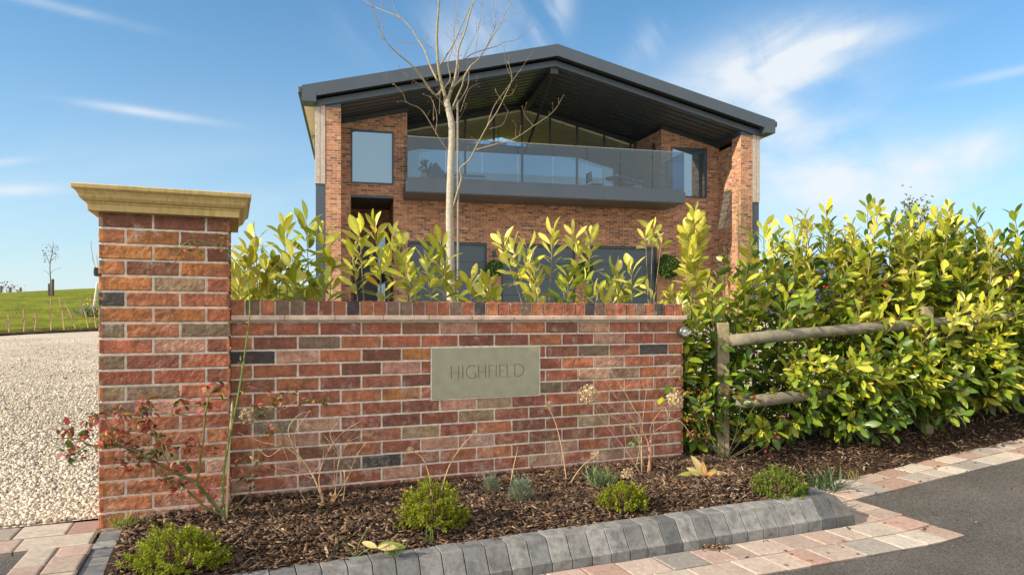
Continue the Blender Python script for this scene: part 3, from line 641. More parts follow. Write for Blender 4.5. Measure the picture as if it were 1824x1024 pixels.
# --- name wall
U0, U1 = PH, PH+2.848; VF = .16
wall = empty('brick_wall', wf(U0, VF, 0), R(TH), 'low red brick boundary wall with brick on edge coping and stone name plaque', 'wall')
WL = U1-U0; pw = WL/12.5; rz = .0750; zr0 = H-.028
rowsW = ['RDDRPWDRPWDDR', 'RPGRRRPPRDWRD', 'KWRPODDDPGDKR', 'RRDPWRRDDRWDP', 'PRPDPRDDRWBRW', 'RRDRORDRGPRRD', 'GDRDPWBDRRPDD', 'DGWDPDBDPDDRW',
         'RWPDBDRPDBDRD', 'PDPRDWWDPPDPR', 'RWGKDDRPWRPDR', 'WDPDWDDDWRBWD', 'DGDDRDDDRPDRD', 'DGBDRDDDKRDDG', 'RDRDRRDDRDRDR']
mb = M(); frF = lambda a, o, z: (a, .008-o, z); frR = lambda a, o, z: (WL-.008+o, a, z); frB = lambda a, o, z: (WL-a, .215-.008+o, z)
PA0, PA1 = 1.659-U0, 2.342-U0
for r, ks in enumerate(rowsW):
    z1 = zr0-r*rz; z0 = z1-rz+2*J
    cuts = [i*pw for i in range(13)]+[WL] if r % 2 == 0 else [0]+[pw/2+i*pw for i in range(13)]
    for i in range(13):
        a0 = cuts[i]; a1 = min(cuts[i+1]-2*J, WL); key = ks[i % len(ks)]
        if 2 <= r <= 5:
            if a1 > PA0-.008 and a0 < PA0: a1 = PA0-.010
            elif a0 < PA1+.008 and a1 > PA1: a0 = PA1+.010
            elif a0 >= PA0 and a1 <= PA1: continue
        if a1-a0 < .03: continue
        brick(mb, frF, a0, a1, z0, z1, key, 1); brick(mb, frB, a0, a1, z0, z1, random.choice('RRDPO'), .35)
    brick(mb, frR, 0, .1025 if r % 2 else .215, z0, z1, ks[-1], .7)
    if r % 2: brick(mb, frR, .112, .215, z0, z1, ks[-2], .7)
mb.build('brickwork', MT['brick'], wall)
M().box(0.0, WL-.011, .0115, .2035, -.15, zr0+.012).build('mortar_core', MT['mortar'], wall)
mc = M(); keys = 'RGRGGPPRKRRGGPRRGRKRRRGRRRRRKGRRRGRKRRRR'; cp = WL/38
for i in range(38):
    k = keys[i % len(keys)]; a0 = i*cp; a1 = a0+cp-.010; w = .0; zt_ = H+.094+random.uniform(-.002, .0015)
    brick(mc, lambda a, o, z: (a, .0045-o+.0, z), a0, a1, H+.0165, zt_, k, 1.2)
    mc.box(a0+.001, a1-.001, .006, .216, H+.017, zt_-.003, jitcol(k))
mc.build('coping', MT['brick'], wall)
M().box(0, WL-.006, .012, .21, H+.012, H+.088).build('coping_mortar', MT['mortar'], wall)
tl = M(); a = 0
while a < WL+.012:
    w = min(.265, WL+.014-a); tl.box(a, a+w-.0015, -.026+random.uniform(-.001, .001), .238, H-.013, H+.014+random.uniform(-.001, .001)); a += w
tl.build('creasing_tile', MT['tile'], wall, bevel=.004, seg=2)
M().box(0, WL, -.006, .2, H-.020, H-.0135).build('tile_bed', MT['mortar'], wall)
# plaque with cut letters
def plaque():
    ob = M().box(PA0, PA1, -.004, .02, H-.474, H-.178).build('name_plaque', MT['plaque'], wall)
    ob.data.materials.append(MT['groove'])
    cu = M(); k = .464/895; u0 = 1.773-U0; zb = H-.3585; hh = .0755
    X = lambda z: u0+(z-455)*k
    def st(p, q, w):
        (ax_, az), (bx_, bz) = p, q; d = Vector((bx_-ax_, bz-az)).normalized(); e = Vector((-d.y, d.x))*w/2
        pts = [(ax_+e.x, -.02, az+e.y), (bx_+e.x, -.02, bz+e.y), (bx_-e.x, -.02, bz-e.y), (ax_-e.x, -.02, az-e.y)]
        cu.ext(pts, (0, .0215, 0))
    T, t_ = .0048, .0026
    def vert(x, w=T): st((X(x), zb), (X(x), zb+hh), w)
    def hor(x0, x1, f, w=t_): st((X(x0), zb+hh*f), (X(x1), zb+hh*f), w)
    vert(455); hor(455, 543, .48); vert(543, T); vert(592)
    def arc(cx, cz, rx, rzz, a0, a1, w, n=10):
        pp = [(cx+rx*math.cos(R(a0+(a1-a0)*i/n)), cz+rzz*math.sin(R(a0+(a1-a0)*i/n))) for i in range(n+1)]
        for i in range(n): st(pp[i], pp[i+1], w)
    arc(X(705), zb+hh*.5, 72*k, hh*.5, 55, 320, T*.8, 14); st((X(745), zb+.002), (X(745), zb+hh*.36), T); hor(722, 745, .36)
    vert(785); hor(785, 868, .48); vert(868, T)
    vert(912); hor(912, 968, .985); hor(912, 950, .5)
    vert(1000); vert(1045); hor(1045, 1112, .985); hor(1045, 1095, .5); hor(1045, 1112, .015)
    vert(1137); hor(1137, 1200, .015); vert(1235)
    arc(X(1265), zb+hh*.5, 85*k, hh*.5, -90, 90, T*.8, 14); hor(1235, 1266, .985); hor(1235, 1266, .015)
    # each stroke is a separate closed box: one exact boolean with self intersection
    me = bpy.data.meshes.new('cut'); me.from_pydata(cu.v, [], cu.f); me.update(); me.materials.append(MT['groove'])
    c = bpy.data.objects.new('cut', me); COL.objects.link(c); c.parent = wall
    b = ob.modifiers.new('cut', 'BOOLEAN'); b.object = c; b.operation = 'DIFFERENCE'; b.solver = 'EXACT'; b.use_self = True
    try: b.material_mode = 'TRANSFER'
    except Exception: pass
    dg = bpy.context.evaluated_depsgraph_get(); nm = bpy.data.meshes.new_from_object(ob.evaluated_get(dg))
    print('plaque faces', len(nm.polygons), 'mats', [q.name for q in nm.materials if q])
    ob.modifiers.clear(); ob.data = nm; ob.data.name = 'name_plaque'; bpy.data.objects.remove(c)
    tagp(ob, 'grey green sandstone plaque cut with the letters HIGHFIELD')
plaque()
M().box(PA0-.009, PA1+.009, .002, .02, H-.4745-.008, H-.172).build('plaque_mortar', MT['mortar'], wall)
# spotlight at the wall's right end
p = wf(U1-.018, VF-.03, H-.093); sp = empty('spotlight', p, R(TH), 'small round gunmetal spotlight fixed at the right end of the brick wall', 'spotlight')
dd = Vector((-.12, -1, .0))
M().lathe([(0, -.05), (.026, -.05), (.034, -.042), (.037, -.02), (.037, .012), (.034, .018), (.029, .018), (.028, .010)], (0, 0, 0), dd, 28).build('body', MT['steel'], sp, smooth=True)
M().lathe([(.028, .011), (.024, .013), (.020, .010), (.013, .011), (.0125, .016), (.008, .018), (0, .018)], (0, 0, 0), dd, 24).build('lens', MT['lens'], sp, smooth=True)
M().tube([(0, .0, -.03), (0, .035, -.03)], .008).build('bracket', MT['steel'], sp)

# ------------------------------------------------------------ house
BTH = 13.1; B0 = (-5.46, 20.0)
house = empty('house', (B0[0], B0[1], H), R(BTH), 'modern red brick house with low pitched dark metal roof, glass balcony and three garage doors', 'house')
DB = (math.cos(R(BTH)), math.sin(R(BTH)))
def hw(s, t, z=0): return Vector((B0[0]+DB[0]*s-DB[1]*t, B0[1]+DB[1]*s+DB[0]*t, H+z))
RS = 6.99; top = lambda s: 8.5-abs(s-RS)*.2447
SL, SR = -.65, 14.63
def rake(MM, s0, s1, t0, t1, dz0, dz1, col=(1, 1, 1), m=0):
    """solid following the roof slope from s0 to s1, between top-dz1 and top-dz0"""
    segs = [(s0, s1)] if (s1 <= RS or s0 >= RS) else [(s0, RS), (RS, s1)]
    for a, b in segs:
        MM.ext([(a, t0, top(a)-dz0), (b, t0, top(b)-dz0), (b, t0, top(b)-dz1), (a, t0, top(a)-dz1)], (0, t1-t0, 0), col, m)
zb_ = -1.3
T1 = 1.7; TG = 4.0; RL, RR = 2.5, 11.45; BT = 8.3
def wallpoly(s0, s1, holes, t0, t1, z0, ztopf):
    """front wall between s0..s1 with rectangular holes, top following ztopf(s)"""
    m_ = M(); cuts = sorted(set([s0, s1]+[h[0] for h in holes]+[h[1] for h in holes]+([RS] if s0 < RS < s1 else [])))
    for a, b in zip(cuts, cuts[1:]):
        hs = sorted([h for h in holes if h[0] <= a+1e-6 and h[1] >= b-1e-6], key=lambda h: h[2]); z = z0
        for h in hs:
            if h[2] > z: m_.box(a, b, t0, t1, z, h[2])
            z = h[3]
        m_.ext([(a, t0, z), (b, t0, z), (b, t0, ztopf(b)), (a, t0, ztopf(a))], (0, t1-t0, 0))
    return m_
bt = lambda s: top(s)-.71
LW = (.714, 2.06, 4.30, 6.02); PD = (.714, 2.06, zb_+.1, 3.94); RW = (11.82, 13.22, 4.31, 6.09)
GD = [(2.52, 5.15), (5.62, 8.245), (8.654, 11.275)]; GH = 2.51
w_ = wallpoly(.05, RL, [PD, LW], T1, T1+.3, zb_, bt)
w_.v += []; w_.build('left_wall', MT['fbrick'], house)
wallpoly(RR, 13.72, [RW], T1, T1+.3, zb_, bt).build('right_wall', MT['fbrick'], house)
wallpoly(RL, RR, [(a, b, zb_, GH) for a, b in GD], T1, T1+.3, zb_, lambda s: 3.86).build('garage_wall', MT['fbrick'], house)
r_ = M().ext([(RR, T1+.3, 3.8), (RR, TG, 3.8), (RR, TG, top(RR)-.62), (RR, T1+.3, bt(RR))], (.3, 0, 0)); r_.build('recess_wall', MT['fbrick'], house)
r_ = M().ext([(RL-.3, T1+.3, 3.8), (RL-.3, TG, 3.8), (RL-.3, TG, top(RL)-.75), (RL-.3, T1+.3, bt(RL-.3))], (.3, 0, 0)); r_.build('recess_wall', MT['fbrick'], house)
for s0 in (0, 13.55):
    M().box(s0, s0+.435, 0, .56, zb_, 6.16).build('pier', MT['fbrick'], house)
    M().box(s0+.005, s0+.43, .01, .55, 6.16, 6.46).build('pier_head', MT['anth'], house)
M().box(13.68, 13.97, .56, T1+.28, zb_, 6.0).build('return_wall', MT['fbrick'], house)
M().box(.01, .30, .56, T1+.28, zb_, 6.0).build('return_wall', MT['fbrick'], house)
for s0, s1 in ((-.3, -.004), (13.99, 14.27)):
    c_ = M(); n = 2; w = (s1-s0)/n
    for i in range(n): c_.box(s0+i*w+.004, s0+(i+1)*w-.008, -.012, .02, 3.92, 6.32)
    so_ = s0 if s0 < 0 else s1-.022
    for k in range(55): c_.box(so_-.001, so_+.021, .03+k*.145, .03+k*.145+.137, 3.92, 6.3)
    c_.build('timber_cladding', MT['timber'], house, bevel=.003)
    M().box(s0+.02, s1-.02 if s0 > 0 else s1, .03, BT, zb_, 6.3).build('side_wall', MT['anth'], house)
M().box(0.3, 13.7, BT-.3, BT, zb_, 6.2).build('rear_wall', MT['fbrick'], house)
rf = M(); rake(rf, SL, SR, -.28, BT+.3, 0, .30); rf.build('roof', MT['anth2'], house)
fa = M(); rake(fa, SL, SR, -.34, -.28, -.02, .345)
for q in (-.62, 2.4, 4.9, 9.2, 11.7, 13.6):
    a = q; fa.box(a, a+.006, -.3415, -.338, top(a)-.33, top(a)-.01)
fa.build('fascia', MT['anth'], house)
M().box(SL-.0, SL+.40, -.345, .2, 6.21, 6.46).build('eaves_box', MT['anth'], house); M().box(SR-.40, SR, -.345, .2, 6.21, 6.46).build('eaves_box', MT['anth'], house)
b_ = M(); rake(b_, -.28, 14.26, -.07, .02, .385, .57); b_.build('verge_beam', MT['anth'], house)
b_ = M(); rake(b_, .45, RL, T1-.03, T1+.02, .555, .72); b_.build('wall_head_trim', MT['anth2'], house)
b_ = M(); rake(b_, RR, 13.6, T1-.03, T1+.02, .555, .72); b_.build('wall_head_trim', MT['anth2'], house)
b_ = M(); rake(b_, 13.5, 13.68, .4, T1, .50, .74); b_.build('wall_head_trim', MT['anth2'], house)
# ribbed soffit
sf = M(); t = -.0
while t < TG+.05:
    rake(sf, .0, 13.98, t, t+.22, .475, .555); rake(sf, .0, 13.98, t+.22, t+.34, .475, .495); t += .34
sf.build('soffit', MT['soffit'], house)
rb = M().box(RS-.13, RS+.13, .03, TG, 7.72, 7.96); rb.build('ridge_beam', MT['anth2'], house)
M().tube([(RS, .25, 7.75), (RS+.04, TG-.1, 6.2)], .045, 8).build('brace', MT['anth2'], house)
# eaves soffits and gutters
for s0, s1, g in ((-.62, -.3, SL-.11), (14.27, 14.6, SR-.0)):
    M().box(s0, s1, .2, BT, 6.20, 6.25).build('eaves_soffit', MT['cream'], house)
    M().box(g, g+.11, -.30, BT, 6.44, 6.62).build('gutter', MT['anth'], house, bevel=.02)
M().box(-.52, -.3, 3.4, 3.9, 5.7, 6.2).build('rainwater_hopper', MT['anth'], house, bevel=.02)
M().tube([(-.38, 3.6, 5.75), (-.38, 3.6, -.5)], .04, 10).build('downpipe', MT['anth'], house)
# balcony
FT = .2
bl_ = M().box(2.36, 11.61, FT, T1+.001, 3.84, 4.19); bl_.build('balcony_slab', MT['anth'], house, bevel=.004)
j_ = M().box(2.40, 11.56, FT+.03, T1, 4.19, 4.29)
for q in (3.9, 5.5, 7.3, 8.7, 9.9, 10.9): j_.box(q, q+.005, FT-.0015, FT+.001, 3.85, 4.185)
j_.build('balcony_upstand', MT['anth'], house)
u_ = M()
for k in range(14): u_.box(2.38, 11.59, FT+.03+k*.105, FT+.03+k*.105+.09, 3.822, 3.8395)
u_.build('balcony_soffit', MT['soffit'], house)
M().box(RL+.001, RR-.001, T1+.02, BT-.4, 4.14, 4.285).build('balcony_floor', MT['wood'], house)
GT = FT+.06
gx = [(5.46-DB[1]*GT*-1+0) for _ in range(0)]
def s_at(px, t): r = (px-912)/F; return (-B0[0]+DB[1]*t+r*(B0[1]+DB[0]*t))/(DB[0]-DB[1]*r)
gs = [s_at(q, GT) for q in (726.6, 793.8, 859, 922.6, 984.8, 1045.5, 1104.7, 1162.4, 1219)]
for a, b in zip(gs, gs[1:]):
    M().box(a+.008, b-.008, GT, GT+.016, 4.24, 5.52).build('glass_panel', MT['balu'], house)
for sx_ in (gs[0], gs[-1]):
    M().box(sx_-.008, sx_+.008, GT+.02, T1-.01, 4.24, 5.52).build('glass_panel', MT['balu'], house)
h_ = M().box(gs[0]-.01, gs[-1]+.01, GT-.005, GT+.022, 5.52, 5.545).box(gs[0]-.012, gs[0]+.012, GT+.02, T1, 5.52, 5.545).box(gs[-1]-.012, gs[-1]+.012, GT+.02, T1, 5.52, 5.545); h_.build('handrail', MT['steel'], house)
# gable glazing
ml = [RL+.06]+[s_at(q, TG) for q in (777, 828.5, 879.7, 930, 979.7, 1027.7, 1076, 1123)]+[RR-.02]
gt_ = lambda s: top(s)-.62
fr = M()
for s in ml: fr.box(s-.03, s+.03, TG-.04, TG+.04, 6.38, gt_(s)-.001)
for i in (0, 2, 4, 6, 8, 9): fr.box(ml[i]-.035, ml[i]+.035, TG-.045, TG+.045, 4.30, 6.10)
fr.box(RL, RR, TG-.06, TG+.06, 6.10, 6.38)
rake(fr, RL, RR, TG-.05, TG+.05, .56, .70)
fr.build('glazing_frame', MT['anth2'], house)
for a, b in zip(ml, ml[1:]):
    if a < RS-.05 < b-.1 and b > RS+.1: pts = [(a, TG, 6.38), (b, TG, 6.38), (b, TG, gt_(b)-.05), (RS, TG, gt_(RS)-.05), (a, TG, gt_(a)-.05)]
    else: pts = [(a, TG, 6.38), (b, TG, 6.38), (b, TG, gt_(b)-.05), (a, TG, gt_(a)-.05)]
    M().ext(pts, (0, .012, 0)).build('gable_pane', MT['glaze'], house)
for i, j in ((0, 2), (2, 4), (4, 6), (6, 8), (8, 9)):
    M().box(ml[i]+.035, ml[j]-.035, TG, TG+.012, 4.30, 6.10).build('door_pane', MT['pglaze'], house)
# interior shell
inn = M(); rake(inn, RL-.3, RR+.3, TG+.06, BT-.35, .70, .76)
for k in range(15):
    t = TG+.1+k*.25; rake(inn, RL-.3, RR+.3, t, t+.02, .76, .775)
inn.build('room_ceiling', MT['cream'], house)
inn = M().box(RL-.3, RL-.1, TG, BT-.4, 4.3, 7.0).box(RR+.1, RR+.3, TG, BT-.4, 4.3, 7.0).box(RL-.1, RR+.1, BT-.6, BT-.45, 4.3, 5.6); inn.build('room_wall', MT['cream'], house)
# curtains and pendant lamp inside
for s0, s1 in ((2.62, 3.12), (10.55, 11.1)):
    cv = M(); n = 40; vs = []; fs = []
    for i in range(n+1):
        s = s0+(s1-s0)*i/n; t = TG+.2+.045*math.sin(i*1.25); vs += [(s, t, 4.3), (s, t, 6.08), (s, t+.004, 4.3), (s, t+.004, 6.08)]
    for i in range(n): a = i*4; fs += [(a, a+4, a+5, a+1), (a+2, a+3, a+7, a+6)]
    cv.add(vs, fs).build('curtain', MT['cloth'], house, smooth=True)
c = M().lathe([(0, .2), (.05, .2), (.33, .16), (.36, 0), (.33, -.03), (0, -.03)], (0, 0, 0), n=28)
lp = empty('ceiling_lamp', hw(6.35, 5.6, 6.7), R(BTH), 'round pale drum lamp hanging behind the gable glazing', 'lamp')
c.build('shade', MT['cream'], lp, smooth=False); M().tube([(0, 0, .2), (0, 0, .85)], .012).build('cord', MT['black'], lp)
# windows
def window(s0, s1, z0, z1):
    f = M(); w = .05
    for q in ((s0, s1, z0, z0+w), (s0, s1, z1-w, z1), (s0, s0+w, z0+w, z1-w), (s1-w, s1, z0+w, z1-w)): f.box(q[0], q[1], T1-.03, T1+.08, q[2], q[3])
    f = f.build('window', MT['anth'], house, bevel=.003)
    M().box(s0+w-.002, s1-w+.002, T1+.02, T1+.04, z0+w-.002, z1-w+.002).build('pane', MT['win'], f)
window(*LW); window(*RW)
# porch
M().box(PD[0], PD[1], T1-.012, T1+.05, 3.86, 3.94).build('porch_lintel', MT['anth'], house)
M().box(PD[0]-.05, PD[1]+.05, T1+.301, 4.2, 3.87, 3.93).build('porch_ceiling', MT['anth2'], house)
M().box(PD[0]-.2, PD[0]-.003, T1+.301, 4.2, zb_, 3.86).box(PD[1]+.003, PD[1]+.2, T1+.301, 4.2, zb_, 3.86).box(PD[0]-.2, PD[1]+.2, 4.2, 4.4, zb_, 3.87).build('porch_wall', MT['fbrick'], house)
dr_ = M().box(PD[0]+.1, PD[1]-.1, 4.14, 4.19, -.1, 2.6)
d_ = dr_.build('front_door', MT['door'], house, bevel=.01)
M().box(PD[1]-.42, PD[1]-.16, 4.12, 4.139, .1, 3.1).build('glass_strip', MT['win'], d_); M().tube([(PD[0]+.3, 4.10, .9), (PD[0]+.3, 4.10, 1.9)], .018, 8).build('handle', MT['steel'], d_)
# garage doors
for a, b in GD:
    g = M().box(a, b, T1+.0, T1+.07, GH-.10, GH-.001).box(a, a+.07, T1+.0, T1+.07, zb_, GH-.10).box(b-.07, b, T1, T1+.07, zb_, GH-.10)
    gd = M(); z = GH-.11; k = 0
    while z > -.4: gd.box(a+.072, b-.072, T1+.03, T1+.06, z-.535, z-.012 if k else z); z -= .545; k += 1
    gd.box(a+.072, b-.072, T1+.045, T1+.075, -.5, GH-.1)
    d_ = gd.build('garage_door', MT['door'], house, bevel=.004); g.build('door_frame', MT['anth2'], d_)
def at_house(px, py, t): s = s_at(px, t); y = B0[1]+DB[1]*s+DB[0]*t; return s, (566-py)/F*y
for px, py in ((713, 445), (881, 452), (1042, 452), (1184, 457)):
    s, z = at_house(px, py, T1-.06); M().box(s-.05, s+.05, T1-.1, T1-.001, z-.1, z+.1).build('wall_light', MT['anth2'], house, bevel=.008)
s, z = at_house(1148, 262, 2.4); M().box(RR-.09, RR-.001, 2.2, 2.3, z-.13, z+.1).build('wall_light', MT['black'], house, bevel=.01)

# balcony furniture
def stem_plant(name, base, h, spread, nleaf, col, label, cat, ll=.09, tmpl=SMALL, mt='sleaf', pot=None, group=None):
    e = empty(name, base, 0, label, cat, group); z0 = pot[1] if pot else 0
    if pot: M().lathe([(0, 0), (pot[0]*.75, 0), (pot[0], pot[1]), (pot[0]*.9, pot[1]), (pot[0]*.85, pot[1]*.9), (0, pot[1]*.9)], (0, 0, 0), n=20).build('pot', MT['pot'], e, smooth=False)
    n = nleaf; th = rng.uniform(0, 2*PI, n); ph = rng.uniform(.1, 1.2, n)
    d = np.stack([np.cos(th)*np.sin(ph), np.sin(th)*np.sin(ph), np.cos(ph)], 1); rr = rng.uniform(.2, 1, n)
    P = d*rr[:, None]*np.array([spread, spread, h]); P[:, 2] += z0
    mesh_np('foliage', *inst(*tmpl, frames(d+rng.normal(0, .3, (n, 3)), rng.normal(0, 1, (n, 3))+np.array([0, 0, .6])), P, rng.uniform(.7, 1.3, n)*ll, np.array(col)*rng.uniform(.6, 1.4, (n, 1))), MT[mt], e)
    return e
FZ = 4.285
tb = empty('round_table', hw(s_at(1098, 2.3), 2.3, FZ), R(BTH), 'round wooden slatted table set out on the right of the balcony', 'table')
tp = M()
for k in range(7): y = -.36+k*.12; w = math.sqrt(max(.001, .40**2-y*y)); tp.box(-w, w, y-.052, y+.052, .70, .73)
tp.build('table_top', MT['wood'], tb)
for k in range(4):
    a = PI/4+k*PI/2; M().tube([(.33*math.cos(a), .33*math.sin(a), .70), (-.1*math.cos(a), -.1*math.sin(a), .35), (.33*math.cos(a+.3), .33*math.sin(a+.3), 0)], .015, 6).build('leg', MT['wood'], tb)
bw = M().lathe([(0, 0), (.05, .0), (.10, .06), (.095, .06), (.045, .01), (0, .01)], (0, 0, 0), n=20).lathe([(0, .0), (.05, .03), (.05, .09), (0, .12)], (0, 0, .02), n=12)
tagp(bw.build('fruit_bowl', MT['cream'], origin=(0, 0, 0)), 'small cream bowl standing on the round balcony table', 'bowl').location = hw(s_at(1098, 2.3), 2.3, FZ+.73)
def chair(s, t, rz, label, mt):
    e = empty('balcony_chair', hw(s, t, FZ), rz, label, 'chair', 'chairs on the balcony')
    st_ = M()
    for k in range(5): st_.box(-.22, .22, -.22+k*.09, -.145+k*.09, .43, .45)
    st_.build('seat', MT[mt], e); bk = M()
    for k in range(4): bk.box(-.2, .2, .235, .255, .52+k*.09, .59+k*.09)
    bk.build('backrest', MT[mt], e)
    for x in (-.21, .21):
        M().tube([(x, -.22, 0), (x, -.22, .64)], .013).build('leg', MT['black'], e); M().tube([(x, .2, 0), (x, .22, .45), (x, .25, .88)], .013).build('leg', MT['black'], e)
        M().box(x-.02, x+.02, -.24, .24, .63, .655).build('armrest', MT['white'], e)
chair(s_at(1060, 2.3), 2.3, R(BTH+95), 'dark slatted armchair left of the round balcony table', 'black')
chair(s_at(1130, 2.4), 2.4, R(BTH-80), 'dark slatted armchair right of the round balcony table', 'black')
sfa = empty('sofa', hw(s_at(828, 2.4), 2.4, FZ), R(BTH), 'pale low outdoor sofa with teal cushion behind the balcony glass', 'sofa')
M().box(-.8, .75, -.3, .3, .12, .40).build('base', MT['cloth'], sfa, bevel=.04, seg=3); M().box(-.8, .75, .16, .3, .40, .66).build('backrest', MT['cloth'], sfa, bevel=.05, seg=3)
M().box(-.8, .75, -.32, -.28, .40, .46).build('seat_edge', MT['white'], sfa, bevel=.01)
for x in (-.75, .68): M().box(x, x+.06, -.25, .2, 0, .12).build('leg', MT['white'], sfa)
ac = empty('egg_chair', hw(s_at(778, 2.0), 2.0, FZ), R(BTH), 'teal winged armchair at the left end of the balcony', 'chair', 'chairs on the balcony')
M().ext([(-.3, -.3, .3), (.3, -.3, .3), (.34, -.3, .5), (.1, -.3, .42), (-.1, -.3, .42), (-.34, -.3, .62)], (0, .55, 0)).build('seat', MT['teal'], ac, bevel=.03, seg=2)
M().ext([(-.34, .2, .3), (.34, .2, .3), (.3, .2, .6), (0, .2, .95), (-.3, .2, .7)], (0, .08, 0)).build('backrest', MT['teal'], ac, bevel=.03, seg=2)
for x in (-.25, .25): M().tube([(x, 0, 0), (x, 0, .32)], .015).build('leg', MT['black'], ac)
stem_plant('potted_plant', hw(s_at(1136, 1.3), 1.3, FZ), .45, .28, 130, (.03, .06, .03), 'spiky dark plant in a pale pot right of the balcony table', 'plant', .22, BLADE, pot=(.16, .28))
stem_plant('potted_plant', hw(s_at(757, 1.3), 1.3, FZ), .5, .25, 90, (.10, .12, .10), 'thin leaved plant in a pale pot at the left end of the balcony', 'plant', .1, pot=(.14, .25))

# standard bay balls beside the garage doors
def bay(px, py, r, label):
    s, z = at_house(px, py, T1-.42); b = hw(s, T1-.42, 0.0); g = -.02
    e = empty('bay_tree', (b.x, b.y, H+g), 0, label, 'bay tree', 'bay standards beside the garage doors')
    M().lathe([(0, 0), (.16, 0), (.2, .35), (.18, .35), (.17, .3), (0, .3)], (0, 0, 0), n=20).build('pot', MT['pot'], e)
    M().tube([(0, 0, .3), (.01, 0, z-g)], .014, 6, (.12, .09, .06)).build('trunk', MT['bark'], e)
    n = 2000; d = rng.normal(size=(n, 3)); d /= np.linalg.norm(d, axis=1)[:, None]; P = d*(r*rng.uniform(.72, 1.06, n))[:, None]; P[:, 2] += z-g
    mesh_np('crown', *inst(*SMALL, frames(d+rng.normal(0, .7, (n, 3)), rng.normal(0, 1, (n, 3))+np.array([0, 0, .5])), P, rng.uniform(.055, .085, n), np.array([(.05, .10, .02)])*rng.uniform(.5, 1.9, (n, 1))), MT['sleaf'], e)
bay(690, 477, .20, 'small clipped bay ball beside the porch, left of the garage doors')
bay(881, 478, .24, 'clipped bay ball between the left and middle garage doors')
bay(1042, 480, .24, 'clipped bay ball between the middle and right garage doors')
bay(1191, 475, .37, 'largest clipped bay ball, right of the right garage door')

# ------------------------------------------------------------ plants: laurel
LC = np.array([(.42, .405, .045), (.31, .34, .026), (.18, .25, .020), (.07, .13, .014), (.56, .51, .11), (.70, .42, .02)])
def shoot(Lf, St, Sp, base, tip, bend, r0, f0, spacing, ll, tone, spike=False, branch=0):
    """one upright laurel shoot: bent stem with spiral leaves; tone 0 dark .. 1 yellow-green"""
    base = Vector(base); tip = Vector(tip); mid = (base+tip)/2+Vector(bend); pts = cr([base, mid, tip], 6); L = sum((pts[i+1]-pts[i]).length for i in range(len(pts)-1))
    n = len(pts); St.tube(pts, [r0*(1-.72*i/(n-1)) for i in range(n)], 5, (.26, .20, .12) if tone > .3 else (.15, .12, .07))
    k = max(3, int(L*(1-f0)/spacing)); ang = random.uniform(0, 6.28)
    for i in range(k):
        f = f0+(1-f0)*(i+.5)/k; x = f*(n-1); a = int(min(x, n-2)); p = pts[a].lerp(pts[a+1], x-a); d = (pts[a+1]-pts[a]).normalized()
        ang += 2.4+random.uniform(-.4, .4); o = d.orthogonal().normalized(); q = d.cross(o); rad = o*math.cos(ang)+q*math.sin(ang)
        g = (f-f0)/(1-f0); phi = R((66 if f0 < .5 else 58)-36*g**1.4+random.uniform(-14, 14)); dr = d*math.cos(phi)+rad*math.sin(phi)
        dr = dr+Vector((0, 0, -.16*(1-g)-(.3 if p.z < .85 else 0))); l = ll*random.uniform(.68, 1.15)*(1-.22*max(0, g-.8)/.2)
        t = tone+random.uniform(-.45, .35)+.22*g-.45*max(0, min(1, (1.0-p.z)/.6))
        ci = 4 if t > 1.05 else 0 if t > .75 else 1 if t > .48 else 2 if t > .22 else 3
        if random.random() < .006: ci = 5
        c = LC[ci]*random.uniform(.82, 1.18)
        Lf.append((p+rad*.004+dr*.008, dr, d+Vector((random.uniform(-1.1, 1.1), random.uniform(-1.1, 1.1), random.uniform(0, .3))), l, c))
    if branch:
        for _ in range(branch):
            f = random.uniform(max(.25, f0*.7), .82); x = f*(n-1); a = int(x); p = pts[a].lerp(pts[min(a+1, n-1)], x-a)
            w = random.uniform(0, 6.28); ln = random.uniform(.14, .32)
            shoot(Lf, St, Sp, p, p+Vector((math.cos(w)*ln*.75, math.sin(w)*ln*.75, ln*random.uniform(.35, .9))), (math.cos(w)*.02, math.sin(w)*.02, -.01), r0*.5, .22, spacing*.95, ll*.93, tone-.08)
    if spike:
        for _ in range(random.choice((1, 2))):
            o = Vector((random.uniform(-.03, .03), random.uniform(-.03, .03), 0)); b = pts[-2]+o; tp_ = b+Vector((random.uniform(-.012, .012), random.uniform(-.01, .01), random.uniform(.055, .08)))
            Sp.append((b, tp_))
